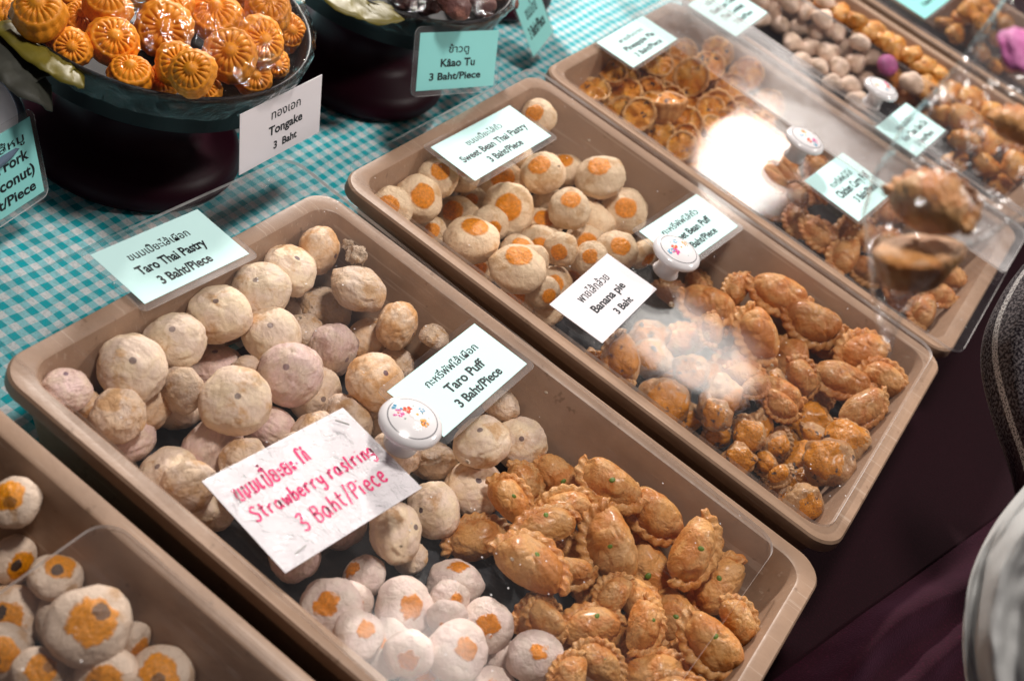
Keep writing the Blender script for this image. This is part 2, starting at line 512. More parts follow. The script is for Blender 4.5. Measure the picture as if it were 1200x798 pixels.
def ball_mesh(name, seed, flat, mat, lump=0.09, crease=0.03, square=0.0, sub=4, flaky=0.0):
    V, F = {3: ICO3, 4: ICO4, 5: ICO5}[sub]
    s = Vector((seed * 3.1, seed * 1.7, seed * 5.3))
    out = []
    for v in V:
        r = 1 + lump * noise.noise(v * 1.2 + s) + lump * 0.5 * noise.noise(v * 2.6 + s)
        c = abs(noise.noise(v * 2.0 + s * 2))
        r -= crease * max(0, 1 - c * 9)
        r += 0.012 * noise.noise(v * 8 + s)
        if flaky:
            x = 1.5 * math.acos(max(-1, min(1, v.z))) + math.atan2(v.y, v.x) / (2 * math.pi) + 0.8 * noise.noise(v * 1.1 + s) + 0.12 * noise.noise(v * 5 + s)
            x -= math.floor(x)
            r += flaky * (x - 0.5) * min(1, (1 - x) * 14) * max(0, min(1, 0.5 + 2.2 * noise.noise(v * 1.7 + s * 3)))
        w = v * r
        if square:
            k = max(abs(w.x), abs(w.y)) / max(1e-6, math.hypot(w.x, w.y))
            w.x *= 1 + square * (1 - k); w.y *= 1 + square * (1 - k)
        if w.z > 0.4: w.z -= 0.10 * (w.z - 0.4)
        out.append((w.x, w.y, w.z * flat * 0.94))
    return mesh(name, out, F, mat)


def puff_mesh(name, seed, mat, wide=1.0, tail=0.3, fat=0.55):
    rnd = random.Random(seed)
    s = Vector((seed * 2.3, seed * 4.1, seed * 0.7))
    NA, NR = 72, 14
    V, F = [], []

    def bound(a):
        c, q = math.cos(a), math.sin(a)
        y = 0.86 * q if q > 0 else 0.46 * q
        return Vector((0.98 * wide * c, y, 0))
    for side in (1, -1):
        base = len(V)
        V.append(Vector((0, 0.12, fat * side if side > 0 else -fat * 0.7)))
        for i in range(1, NR + 1):
            p = i / NR
            for k in range(NA):
                b = bound(2 * math.pi * k / NA)
                h = (1 - p ** 2.4) ** 0.62
                q = Vector((b.x * p, b.y * p + 0.12 * (1 - p), (fat if side > 0 else -fat * 0.7) * h))
                V.append(q)
        for i in range(NR):
            for k in range(NA):
                k2 = (k + 1) % NA
                if i == 0: f = (base, base + 1 + k, base + 1 + k2)
                else:
                    a = base + 1 + (i - 1) * NA
                    b2 = a + NA
                    f = (a + k, b2 + k, b2 + k2, a + k2)
                F.append(f if side > 0 else f[::-1])
    for i, v in enumerate(V):
        d = noise.noise(v * 1.4 + s) * 0.12 + noise.noise(v * 3.5 + s) * 0.04 - 0.07 * max(0, 1 - 7 * abs(noise.noise(v * 1.5 + s * 2))) 
        V[i] = v * (1 + d)
    # crimped rope along the round edge
    NT_, NC = 130, 14
    lumps = rnd.choice((11, 12, 13))
    base = len(V)
    a0, a1 = R(-14), R(196)
    for i in range(NT_ + 1):
        t = i / NT_
        a = a0 + (a1 - a0) * t
        c = bound(a) * 1.03
        if a < 0 or a > math.pi: c.y = bound(a).y * 1.0
        e = 0.0
        if t < 0.10: e = tail * (1 - t / 0.10)
        if t > 0.90: e = tail * 0.5 * (t - 0.90) / 0.10
        c = c * (1 + e * 0.7)
        tan = (bound(a + 0.02) - bound(a - 0.02)).normalized()
        out = Vector((tan.y, -tan.x, 0))
        tap = min(1, t / 0.08 + 0.25, (1 - t) / 0.08 + 0.25)
        for k in range(NC):
            f = 2 * math.pi * k / NC
            rr = 0.165 * tap * (1 + 0.17 * math.cos(2 * f - lumps * 2 * math.pi * t))
            w = c + out * (rr * 1.15 * math.cos(f)) + Vector((0, 0, rr * 0.85 * math.sin(f)))
            w += out * 0.008 * math.sin(lumps * 2 * math.pi * t)
            w *= 1 + 0.06 * noise.noise(w * 1.5 + s)
            w.z += 0.10 * noise.noise(w * 0.9 + s * 1.3)
            V.append(w)
    V = [v - Vector((0, 0.20, 0)) for v in V]
    for i in range(NT_):
        for k in range(NC):
            k2 = (k + 1) % NC
            a, b = base + i * NC, base + (i + 1) * NC
            F.append((a + k, b + k, b + k2, a + k2))
    F.append(tuple(base + k for k in range(NC)))
    F.append(tuple(base + NT_ * NC + k for k in range(NC))[::-1])
    return mesh(name, V, F, mat)


def cup_mesh(name, seed, mats, ribs=16):
    s = Vector((seed * 1.3, seed * 2.1, 0))
    NA = 64
    prof = [(0.0, -0.62, 0), (0.55, -0.62, 0), (0.66, -0.58, 0.3), (0.80, -0.2, 1), (0.93, 0.15, 1), (1.02, 0.34, 0.6), (0.98, 0.42, 0.3), (0.86, 0.36, 0.1)]
    inn = [(0.86, 0.30, 0), (0.6, 0.36, 0), (0.3, 0.44, 0), (0.0, 0.46, 0)]
    V, F, fm = [], [], []
    rings = []
    for j, (r, z, rib) in enumerate(prof + inn):
        fill = j >= len(prof)
        if r == 0:
            rings.append([len(V)]); V.append(Vector((0, 0, z)))
            continue
        ring = []
        for k in range(NA):
            a = 2 * math.pi * k / NA
            rr = r * (1 + 0.055 * rib * math.cos(ribs * a))
            p = Vector((rr * math.cos(a), rr * math.sin(a), z))
            p *= 1 + 0.12 * noise.noise(p * 1.1 + s)
            if fill: p.z += 0.30 * noise.noise(p * 2.6 + s)
            ring.append(len(V)); V.append(p)
        rings.append(ring)
    for j, (A, B) in enumerate(zip(rings, rings[1:])):
        for k in range(NA):
            k2 = (k + 1) % NA
            if len(A) == 1: f = (A[0], B[k2], B[k])
            elif len(B) == 1: f = (A[k], A[k2], B[0])
            else: f = (A[k], A[k2], B[k2], B[k])
            F.append(f); fm.append(1 if j >= len(prof) else 0)
    return mesh(name, V, F, mats, fmat=fm)


def moulded_mesh(name, seed, mat):
    """a pressed cookie: fluted foot, stepped ring, petalled flower on top with a button"""
    s = Vector((seed * 1.9, seed, seed * 0.4))
    NA = 128
    prof = [(0, -0.42), (0.80, -0.42), (0.96, -0.34), (1.0, -0.18), (0.97, -0.05), (0.90, 0.02), (0.86, 0.06), (0.87, 0.12), (0.83, 0.20), (0.78, 0.24),
            (0.73, 0.23), (0.70, 0.27), (0.62, 0.34), (0.52, 0.37), (0.42, 0.36), (0.34, 0.31), (0.27, 0.30), (0.22, 0.36), (0.13, 0.40), (0, 0.41)]

    def sq(r, z, a):
        if 0.30 < r < 0.71 and z > 0.2:
            k = abs(math.sin(8 * a))
            z -= 0.10 * (1 - k ** 0.55)
        if 0.75 < r and z > -0.3:
            r *= 1 + 0.018 * math.cos(16 * a)
        return r, z
    V, F = lathe(prof, NA, sq)
    V = [Vector((v[0], v[1], v[2] * 1.25 + 0.22 * (1 - min(1, math.hypot(v[0], v[1]))) ** 0.8 * (v[2] > 0))) for v in V]
    V = [v * (1 + 0.10 * noise.noise(v * 1.1 + s)) for v in V]
    return mesh(name, V, F, mat)


def petal_mesh(name, seed, mat):
    V, F = ICO4
    s = Vector((seed * 2.2, seed, 1))
    out = []
    for v in V:
        a = math.atan2(v.y, v.x)
        k = 1 + 0.16 * math.cos(3 * a) * (1 - v.z * v.z)
        r = k * (1 + 0.08 * noise.noise(v * 1.5 + s))
        if v.z > 0.8: r += 0.12 * (v.z - 0.8) / 0.2
        out.append((v.x * r, v.y * r, v.z * r * 0.72))
    return mesh(name, out, F, mat)


def flake_mesh(name, seed, mat):
    V, F = ICO4
    s = Vector((seed * 2.2, seed, 1))
    out = [tuple(v * (0.8 + 0.45 * noise.noise(v * 1.6 + s) + 0.10 * noise.noise(v * 4 + s))) for v in V]
    return mesh(name, out, F, mat, smooth=False)


def variants(fn, n, *a, **k):
    return [fn(a[0], i + 1 + (abs(hash(a[0])) % 1), *a[1:], **k) for i in range(n)]


MESH = {
    'taro': [ball_mesh('taro_ball', i + 1, 0.84, M['taro'], sub=5, flaky=0.055) for i in range(5)],
    'taro_tan': [ball_mesh('taro_ball', i + 21, 0.86, M['taro_tan'], sub=5, flaky=0.055) for i in range(3)],
    'taro_plain': [ball_mesh('taro_ball', i + 31, 0.80, M['taro_plain'], 0.13, sub=5, flaky=0.06) for i in range(4)],
    'taro_pink': [ball_mesh('taro_ball', i + 41, 0.85, M['taro_pink'], sub=5, flaky=0.055) for i in range(3)],
    'strawberry': [ball_mesh('strawberry_ball', i + 51, 0.78, M['strawberry'], 0.10) for i in range(4)],
    'bean': [ball_mesh('bean_ball', i + 61, 0.80, M['bean'], 0.10) for i in range(5)],
    'seed': [ball_mesh('seed_ball', i + 71, 0.80, M['seed'], 0.10) for i in range(3)],
    'banana': [ball_mesh('banana_lump', i + 81, 0.85, M['banana'], 0.26, 0.07, square=0.25) for i in range(3)] + [puff_mesh('banana_fold', i + 31, M['banana'], *p) for i, p in enumerate([(0.9, .1, .75), (1.0, .1, .7), (0.85, .1, .8)])],
    'tart': [ball_mesh('tart_lump', i + 91, 0.8, M['tart'], 0.35, 0.1, sub=3) for i in range(5)],
    'kaao': [ball_mesh('coconut_lump', i + 101, 0.6, M['redbrown'], 0.18, 0.06) for i in range(4)],
    'pinkpaper': [ball_mesh('pink_wrapper', 117, 0.8, M['pink'], 0.28, 0.1)],
    'pinkball': [ball_mesh('pink_ball', 111, 0.9, M['pink'], 0.06)],
    'puff': [puff_mesh('puff', i + 1, M['puff'], *p) for i, p in enumerate([(1.0, .12, .62), (1.08, .22, .56), (0.95, .08, .70), (1.03, .15, .64), (1.0, .2, .6)])],
    'puff_bean': [puff_mesh('puff', i + 11, M['puff_bean'], *p) for i, p in enumerate([(1.0, .12, .64), (1.12, .3, .58), (0.95, .08, .72), (1.05, .15, .66)])],
    'pie': [cup_mesh('pie_cup', i + 1, [M['pie'], M['pie_fill']]) for i in range(4)],
    'gold': [moulded_mesh('moulded', i + 1, M['gold']) for i in range(4)],
    'cookie': [petal_mesh('petal', i + 1, M['cookie']) for i in range(4)],
    'flake': [flake_mesh('flake', i + 1, M['flake']) for i in range(2)],
}
PEA, PEAF = ICO3
MESH['pea'] = [mesh('pea', [(v.x, v.y, v.z * 0.4) for v in PEA], PEAF, M['herb'])]

# ------------------------------------------------------------------ setting: table top and cloths
tv, tf = [], []
NX, NY = 60, 60
link('table_top', boxmesh('table_top', -1.6, -1.6, -0.05, 0.56, 2.6, 0.0, M['maroon']))['kind'] = 'structure'

# gingham cloth with soft wrinkles under the pedestals
V, F = [], []
x0, x1, y0, y1, n1, n2 = -1.0, 0.035, -0.75, 1.5, 110, 170
for i in range(n1 + 1):
    for j in range(n2 + 1):
        x, y = x0 + (x1 - x0) * i / n1, y0 + (y1 - y0) * j / n2
        h = max(0, noise.noise(Vector((x * 9, y * 7, 3)))) * 0.010 + 0.003 + 0.003 * abs(noise.noise(Vector((x * 26 + y * 9, y * 15, 8))))
        V.append((x, y, h))
for i in range(n1):
    for j in range(n2):
        a = i * (n2 + 1) + j
        F.append((a, a + n2 + 1, a + n2 + 2, a + 1))
g = link('tablecloth', mesh('gingham', V, F, M['gingham']))
props(g, 'turquoise and white gingham tablecloth spread under the dark pedestal trays', 'tablecloth')

# ------------------------------------------------------------------ trays
TX, TY, TH = 0.404, 0.270, 0.070


def tray_mesh(name):
    prof = [(0.024, 0.0), (0.020, 0.002), (0.0075, 0.0585), (0.0070, 0.0605), (0.0000, 0.0605), (-0.0004, 0.0615), (0.0, 0.0685), (0.0012, 0.0700),
            (0.0095, 0.0700), (0.0112, 0.0690), (0.0120, 0.0672), (0.0150, 0.0580), (0.0265, 0.0090), (0.0300, 0.0045), (0.0360, 0.0032)]
    V, F = [], []
    rings = []
    for d, z in prof:
        pts = rrect(d, d, TX - d, TY - d, max(0.006, 0.0185 - d * 0.25), 9)
        rings.append(list(range(len(V), len(V) + len(pts))))
        V += [(x, y, z) for x, y in pts]
    n = len(rings[0])
    for A, B in zip(rings, rings[1:]):
        for k in range(n):
            k2 = (k + 1) % n
            F.append((A[k], B[k], B[k2], A[k2])[::-1])
    F.append(tuple(rings[-1]))
    F.append(tuple(rings[0])[::-1])
    m = mesh(name, V, F, M['tray'])
    m.set_sharp_from_angle(angle=R(32))
    return m


TRAY = tray_mesh('tray_body')
LINER = sheet('tray_liner', 0.034, 0.034, TX - 0.034, TY - 0.034, 0.012, 0.0012, [M['liner']])
TRAYS = {'F': (0.0, -0.571, 0.0), 'A': (0.0005, -0.2867, 0.0), 'B': (0.0, 0.0, 0.001), 'C': (0.0011, 0.279, -0.001), 'D': (0.002, 0.563, 0.0), 'E': (0.0, 0.852, 0.0)}
TDESC = {'F': 'tan plastic tray at the lower left corner holding seeded pastries', 'A': 'tan plastic tray holding taro pastries, strawberry pastries and taro puffs',
         'B': 'tan plastic tray holding orange topped bean pastries and banana pies', 'C': 'tan plastic tray holding pineapple pies under a glaring lid',
         'D': 'tan plastic tray holding pale flower cookies and orange tarts', 'E': 'tan plastic tray in the top right corner, farthest back'}
LDESC = {'F': 'dark wrinkled liner in the bottom of the lower left tray', 'A': 'dark liner under the taro pastries and puffs',
         'B': 'dark liner under the bean pastries and banana pies', 'C': 'dark liner under the pineapple pies',
         'D': 'dark liner under the pale flower cookies', 'E': 'dark liner in the farthest tray at top right'}
for k, (x, y, a) in TRAYS.items():
    o = link('pastry_tray', TRAY, loc=(x, y, 0.0005))
    o.rotation_euler.z = a
    props(o, TDESC[k], 'tray', 'tan pastry trays side by side')
    o = link('tray_liner', LINER, loc=(x, y, 0.0040))
    o.rotation_euler.z = a
    props(o, LDESC[k], 'liner', 'dark tray liners')


# ------------------------------------------------------------------ lids and knobs
def knob(lid, loc, seed):
    prof = [(0, 0), (0.0095, 0), (0.0100, 0.0015), (0.0086, 0.004), (0.0082, 0.010), (0.0100, 0.0138), (0.0150, 0.0155), (0.0178, 0.0172), (0.0184, 0.0190),
            (0.0178, 0.0208), (0.0160, 0.0220), (0.0145, 0.0226), (0.010, 0.0240), (0.005, 0.0247), (0, 0.0249)]
    V, F = lathe(prof, 56)
    F = [f[::-1] for f in F]
    k = link('knob', mesh('knob', V, F, M['porcelain']), lid)
    k.matrix_world = Matrix.Translation(loc) @ Matrix.Rotation(seed * 1.3, 4, 'Z')
    rnd = random.Random(seed)
    names = ['f_blue', 'f_pink', 'f_red', 'f_white', 'f_orange', 'f_green', 'f_teal']
    V, F, fm = [], [], []

    def blob(cx, cy, r, mi):
        h = 0.0249 - 0.0023 * (math.hypot(cx, cy) / 0.0145) ** 1.6
        b = len(V)
        n = 8
        V.append((cx, cy, h + 0.00055))
        for q in range(n):
            a = 2 * math.pi * q / n
            x, y = cx + r * math.cos(a) * rnd.uniform(.75, 1.15), cy + r * math.sin(a) * rnd.uniform(.75, 1.15)
            V.append((x, y, 0.0249 - 0.0023 * (math.hypot(x, y) / 0.0145) ** 1.6 + 0.00015))
        for q in range(n):
            F.append((b, b + 1 + q, b + 1 + (q + 1) % n)); fm.append(mi)
    for fx, fy, R_, mi, cm in ((-0.0045, 0.0040, 0.0030, 1, 2), (0.0005, 0.0046, 0.0026, 2, 4), (0.0010, -0.0004, 0.0036, 3, 4), (-0.0030, 0.0082, 0.0026, 0, 6),
                               (0.0058, 0.0010, 0.0022, 0, 3), (0.0030, -0.0056, 0.0026, 4, 2), (-0.0022, -0.0050, 0.0028, 3, 3)):
        fx += rnd.uniform(-.0012, .0012); fy += rnd.uniform(-.0012, .0012)
        for q in range(5):
            a = 2 * math.pi * q / 5 + rnd.random()
            blob(fx * 1.2 + R_ * .7 * math.cos(a), fy * 1.2 + R_ * .7 * math.sin(a), R_ * 0.62, mi)
        blob(fx * 1.2, fy * 1.2, R_ * 0.36, cm)
    for q in range(9):
        a = rnd.uniform(0, 6.28); r = rnd.uniform(0.005, 0.0095)
        blob(r * math.cos(a), r * math.sin(a), 0.0007, rnd.choice((5, 5, 6)))
    link('painted_flowers', mesh('painted_flowers', V, F, [M[n] for n in names], smooth=False, fmat=fm), k)
    return k


LIDZ = 0.0706
LIDT = 0.0026


def lid(name, label, x0, y0, x1, y1, ang=0.0, mat='lid', knob_at=None, seed=1, z=LIDZ, tilt=(0, 0), r=0.014):
    cx, cy = (x0 + x1) / 2, (y0 + y1) / 2
    w, h = (x1 - x0) / 2, (y1 - y0) / 2
    o = link(name, sheet(name, -w, -h, w, h, r, LIDT, [M[mat], M['lid_edge']], 8), loc=(cx, cy, z))
    o.rotation_euler = (tilt[0], tilt[1], ang)
    props(o, label, 'cover', 'clear acrylic lids on the trays')
    if knob_at:
        bpy.context.view_layer.update()
        knob(o, Vector((knob_at[0], knob_at[1], z + LIDT)), seed)
    return o


lid('acrylic_cover', 'clear acrylic lid with flower painted knob, pushed left over the taro tray', -0.036, -0.279, 0.369, -0.020, -0.03, knob_at=(0.172, -0.157), seed=1)
lid('acrylic_cover', 'clear acrylic lid with flower painted knob over the bean pastries', -0.005, 0.0105, 0.394, 0.272, 0.0, knob_at=(0.202, 0.137), seed=2)
lid('acrylic_cover', 'clear acrylic lid with flower painted knob and white glare over pineapple pies', 0.004, 0.287, 0.412, 0.556, 0.0, knob_at=(0.205, 0.404), seed=3)
lid('acrylic_cover', 'clear acrylic lid with flower painted knob over the pale flower cookies', 0.006, 0.581, 0.410, 0.735, 0.0, knob_at=(0.219, 0.595), seed=4)
lid('acrylic_cover', 'clear acrylic lid on the farthest tray at top right', 0.004, 0.862, 0.408, 1.11)
lid('acrylic_cover', 'clear acrylic lid over the seeded pastries at lower left', 0.105, -0.560, 0.398, -0.3085)
o = link('acrylic_sheet', sheet('acrylic_sheet', -0.205, -0.068, 0.205, 0.068, 0.004, 0.002, [M['lid_dirty'], M['lid_edge']]), loc=(0.206, 0.512, 0.0768))
o.rotation_euler = (0.0, 0.0, -0.012)
props(o, 'scuffed knobless acrylic sheet lying over two price signs behind the glaring lid', 'plastic sheet')


# ------------------------------------------------------------------ signs
def text_mesh(name, lines, width, height, mat, zoff=0.0002, bold=0.028):
    """lines: (text, width as a share of the paper, baseline as a share of height from the bottom, letter height share, x centre share)"""
    V, F = [], []
    for body, wf, base, hf, cx in lines:
        c = bpy.data.curves.new('line', 'FONT')
        c.body = body
        c.size = 1.0
        c.offset = bold if max(map(ord, body)) < 1000 else bold * 0.35
        c.resolution_u = 3
        c.fill_mode = 'FRONT'
        t = bpy.data.objects.new('line', c)
        COL.objects.link(t)
        dg = bpy.context.evaluated_depsgraph_get()
        m = bpy.data.meshes.new_from_object(t.evaluated_get(dg))
        vs = [v.co.copy() for v in m.vertices]
        if vs:
            xa, xb = min(v.x for v in vs), max(v.x for v in vs)
            sx = wf * width / (xb - xa)
            sy = hf * height / 0.73
            b0 = len(V)
            for v in vs:
                V.append(((v.x - (xa + xb) / 2) * sx + cx * width, v.y * sy + (base - 0.5) * height, zoff))
            F += [tuple(b0 + i for i in p.vertices) for p in m.polygons]
        bpy.data.objects.remove(t)
        bpy.data.meshes.remove(m)
        bpy.data.curves.remove(c)
    return mesh(name, V, F, mat, smooth=False)


def frame_from(corners, zs):
    P = [at(px, py, z) for (px, py), z in zip(corners, zs)]
    c = sum(P, Vector()) / 4
    u = ((P[1] - P[0]) + (P[2] - P[3])) / 2
    v = ((P[0] - P[3]) + (P[1] - P[2])) / 2
    w, h = u.length, v.length
    x = u.normalized()
    n = x.cross(v).normalized()
    y = n.cross(x)
    m = Matrix((x, y, n)).transposed().to_4x4()
    m.translation = c
    return m, w, h


def sign(name, label, corners, lines, zs, paper='teal_paper', border=0.0045, laminated=True, cat='price sign', r=0.004, bold=0.028, tint_w=None):
    if not isinstance(zs, (list, tuple)): zs = [zs] * 4
    m, w, h = frame_from(corners, zs)
    if laminated:
        o = link(name, sheet(name, -w / 2, -h / 2, w / 2, h / 2, r, 0.0007, [M['laminate'], M['lid_edge']]), mat=m)
        pw, ph = w - 2 * border, h - 2 * border
        p = link('paper', boxmesh('paper', -pw / 2, -ph / 2, 0.0008, pw / 2, ph / 2, 0.0010, M[paper]), o)
        top = 0.0010
    else:
        pw, ph = w, h
        o = link(name, boxmesh(name, -pw / 2, -ph / 2, 0, pw / 2, ph / 2, 0.0005, M[paper]), mat=m)
        top = 0.0005
    props(o, label, cat, 'price signs on the trays and bowls')
    if lines:
        link('lettering', text_mesh('lettering', lines, pw, ph, M['ink'], top + 0.00015, bold), o)
    return o


SZ = LIDZ + LIDT + 0.0002
L3 = lambda a, b, c, wa, wb, wc, dx=0.0: [(a, wa, 0.66, 0.125, dx), (b, wb, 0.40, 0.155, dx), (c, wc, 0.145, 0.150, dx)]
sign('price_sign', 'pale turquoise sign reading Taro Thai Pastry, on the front lid edge', [(95, 295), (232, 240), (303, 300), (165, 370)],
     L3('ขนมเปี๊ยะไส้เผือก', 'Taro Thai Pastry', '3 Baht/Piece', 0.56, 0.63, 0.48, -0.02), SZ)
sign('price_sign', 'pale turquoise sign reading Taro Puff behind a painted knob', [(442, 460), (552, 371), (629, 430), (520, 522)],
     L3('กะหรี่พัฟไส้เผือก', 'Taro Puff', '3 Baht/Piece', 0.58, 0.42, 0.50, 0.04), SZ)
sign('price_sign', 'pale turquoise sign reading Sweet Bean Thai Pastry', [(496, 172), (597, 118), (652, 164), (556, 220)],
     L3('ขนมเปี๊ยะไส้ถั่ว', 'Sweet Bean Thai Pastry', '3 Baht/Piece', 0.44, 0.82, 0.42, 0.0), SZ)
sign('price_sign', 'pale turquoise sign reading Sweet Bean Puff, half hidden by a knob', [(742, 268), (815, 223), (871, 268), (800, 322)],
     L3('กะหรี่พัฟไส้ถั่ว', 'Sweet Bean Puff', '3 Baht/Piece', 0.60, 0.66, 0.50, -0.02), SZ)
sign('price_card', 'plain white card reading Banana pie 3 Baht', [(643, 358), (712, 297), (769, 340), (706, 402)],
     [('พายไส้กล้วย', 0.48, 0.66, 0.15, 0.0), ('Banana pie', 0.52, 0.39, 0.15, 0.02), ('3 Baht', 0.27, 0.14, 0.13, 0.05)], SZ, 'white_paper', laminated=False, cat='price card')
sign('price_sign', 'pale turquoise sign reading Pineapple Pie', [(695, 48), (752, 18), (797, 47), (742, 86)],
     L3('พายสับปะรด', 'Pineapple Pie', '3 Baht/Piece', 0.50, 0.62, 0.55, 0.0), SZ, border=0.003)
sign('price_sign', 'pale turquoise sign reading Kleeb Lum Duan Thai Cookies', [(803, 5), (845, -22), (901, 18), (862, 48)],
     [('กลีบลำดวน', 0.50, 0.76, 0.10, 0.0), ('Kleeb Lum Duan', 0.68, 0.56, 0.12, 0.0), ('(Thai Cookies)', 0.62, 0.36, 0.12, 0.0), ('3 Baht/Piece', 0.50, 0.16, 0.11, 0.04)],
     SZ + 0.0015, border=0.003)
sign('price_sign', 'pale turquoise sign reading Chicken Curry Puff beside the hanging bag', [(939, 214), (988, 172), (1050, 230), (1005, 262)],
     [('กะหรี่พัฟไส้ไก่', 0.52, 0.62, 0.12, 0.0), ('Chicken Curry Puff', 0.76, 0.42, 0.15, 0.05), ('3 Baht/Piece', 0.52, 0.21, 0.13, 0.08)], SZ, border=0.003)
sign('price_sign', 'pale turquoise sign reading Kra Chao See Da above the hanging bag', [(1021, 150), (1061, 117), (1110, 157), (1075, 187)],
     [('กระเช้าสีดา', 0.50, 0.62, 0.13, 0.02), ('Kra Chao See Da', 0.74, 0.36, 0.16, 0.02), ('3 Baht/Piece', 0.5, 0.12, 0.13, 0.02)], SZ + 0.0008, border=0.003)
sign('price_sign', 'turquoise sign at the top edge lying on the farthest tray', [(1040, -5), (1080, -30), (1115, 0), (1085, 26)],
     [('ขนมไทย', 0.45, 0.55, 0.14, 0.0), ('3 Baht/Piece', 0.5, 0.25, 0.14, 0.02)], SZ + 0.0008, 'teal_paper_deep', border=0.003)

# upright signs hung on the bowls
sign('price_card', 'white card reading Tongake 3 Baht, hung on the orange cookie bowl', [(275, 140), (371, 90), (379, 152), (285, 200)],
     [('ทองเอก', 0.36, 0.66, 0.15, 0.05), ('Tongake', 0.42, 0.40, 0.15, 0.05), ('3  Baht', 0.29, 0.14, 0.13, 0.05)], [0.112, 0.112, 0.072, 0.072], 'white_paper', laminated=False, cat='price card')
sign('price_sign', 'turquoise sign reading Kaao Tu, hung on the dark pedestal bowl', [(489, 31), (592, 29), (579, 106), (478, 115)],
     [('ข้าวตู', 0.26, 0.64, 0.13, 0.0), ('Kâao Tu', 0.44, 0.40, 0.14, 0.0), ('3 Baht/Piece', 0.66, 0.17, 0.13, -0.02)], [0.120, 0.120, 0.072, 0.072], 'teal_paper_deep', r=0.006)
sign('price_sign', 'turquoise sign seen nearly edge on beside the ribbed dark bowl', [(617, -18), (641, -30), (633, 38), (605, 90)],
     [('ขนมไทย', 0.5, 0.55, 0.2, 0.0), ('3 Baht/Piece', 0.7, 0.25, 0.2, 0.0)], [0.085, 0.085, 0.045, 0.012], 'teal_paper_deep', border=0.002)
sign('price_sign', 'deep turquoise sign cut off at the left edge, reading coconut', [(-95, 205), (44, 121), (51, 232), (-88, 322)],
     [('ไส้หมู', 0.3, 0.76, 0.11, 0.26), ('Coconut Fork', 0.72, 0.53, 0.14, 0.06), ('(sweet coconut)', 0.86, 0.31, 0.14, 0.02), ('3 Baht/Piece', 0.66, 0.10, 0.13, 0.10)],
     [0.090, 0.090, 0.036, 0.036], 'teal_paper_deep', r=0.006)

# handwritten card: glossy plastic over white paper, pink marker strokes, two staples
STROKES = {
    'S': [[(.55, .9), (.3, 1), (.1, .8), (.3, .55), (.5, .35), (.35, .02), (.02, .1)]],
    't': [[(.2, .95), (.2, .2), (.38, .02)], [(0, .65), (.42, .68)]],
    'r': [[(.05, .6), (.1, 0)], [(.1, .4), (.25, .62), (.42, .55)]],
    'a': [[(.42, .5), (.2, .6), (.03, .3), (.2, 0), (.4, .25), (.42, .55)], [(.42, .5), (.44, .1), (.55, 0)]],
    'w': [[(0, .6), (.12, 0), (.3, .45), (.45, 0), (.6, .62)]],
    'b': [[(.08, 1), (.05, 0)], [(.06, .35), (.3, .55), (.42, .25), (.25, 0), (.05, .06)]],
    'e': [[(.04, .3), (.38, .36), (.3, .6), (.08, .5), (.04, .15), (.25, 0), (.42, .12)]],
    'y': [[(.02, .6), (.15, .15), (.38, .2)], [(.42, .6), (.38, -.2), (.2, -.4), (.02, -.25)]],
    's': [[(.36, .55), (.15, .6), (.1, .42), (.32, .22), (.2, 0), (0, .06)]],
    'l': [[(.1, .95), (.05, .1), (.2, 0)]],
    'i': [[(.1, .58), (.08, 0)], [(.12, .82), (.13, .88)]],
    'n': [[(.04, .6), (.06, 0)], [(.06, .4), (.28, .6), (.38, .35), (.4, 0)]],
    'g': [[(.38, .5), (.18, .6), (.04, .3), (.2, .1), (.38, .3), (.38, .55), (.36, -.25), (.15, -.4), (0, -.25)]],
    '3': [[(.05, .9), (.35, 1), (.42, .75), (.15, .52), (.45, .35), (.35, .02), (.02, .08)]],
    'B': [[(.08, 1), (.06, 0)], [(.08, .95), (.42, .9), (.4, .6), (.1, .52), (.48, .4), (.42, .05), (.06, 0)]],
    'h': [[(.08, 1), (.05, 0)], [(.06, .35), (.25, .58), (.38, .4), (.4, 0)]],
    '/': [[(.35, 1.1), (.02, -.1)]],
    'P': [[(.08, 1), (.05, 0)], [(.07, .95), (.42, .95), (.42, .6), (.07, .5)]],
    'c': [[(.38, .5), (.2, .6), (.04, .3), (.2, 0), (.4, .1)]],
    '1': [[(.05, .72), (.18, .8), (.14, .62), (.06, .66)], [(.15, .62), (.12, .1), (.3, 0), (.44, .1), (.44, .75)]],          # kho khai
    '2': [[(.05, .7), (.15, .72), (.14, .58), (.06, .6)], [(.14, .7), (.14, .05), (.24, .0), (.22, .14), (.44, .2), (.46, .75)]],   # no nu
    '4': [[(.06, .7), (.16, .72), (.14, .58)], [(.14, .7), (.14, .1), (.04, .05), (.14, .0), (.44, .12), (.44, .75)]],            # mo ma
    '5': [[(.1, .75), (.08, .1), (.2, .02), (.2, .14)]],                                                                     # sara e
    '6': [[(.05, .7), (.15, .72), (.12, .58)], [(.14, .7), (.12, .02), (.44, .02), (.46, 1.1)], [(.1, 1.0), (.4, .95), (.42, 1.15), (.1, 1.0)], [(.3, 1.25), (.32, 1.4)], [(.22, 1.32), (.42, 1.34)]],   # po pla with marks
    '7': [[(.3, .72), (.08, .7), (.08, .45), (.25, .4), (.06, .25), (.1, .02), (.42, .02), (.42, .75)]],                           # yo yak
    '8': [[(.04, .5), (.2, .55), (.24, .42), (.06, .4)], [(.04, .15), (.2, .2), (.24, .05), (.06, .05)]],                          # sara a
    '9': [[(.1, .02), (.12, .95), (.3, 1.1), (.4, .95)], [(.5, .1), (.52, .7), (.7, .7), (.75, .1)], [(.6, .9), (.7, 1.1)]],
    '-': [[(.02, .3), (.25, .32)]],
    ' ': [],
}


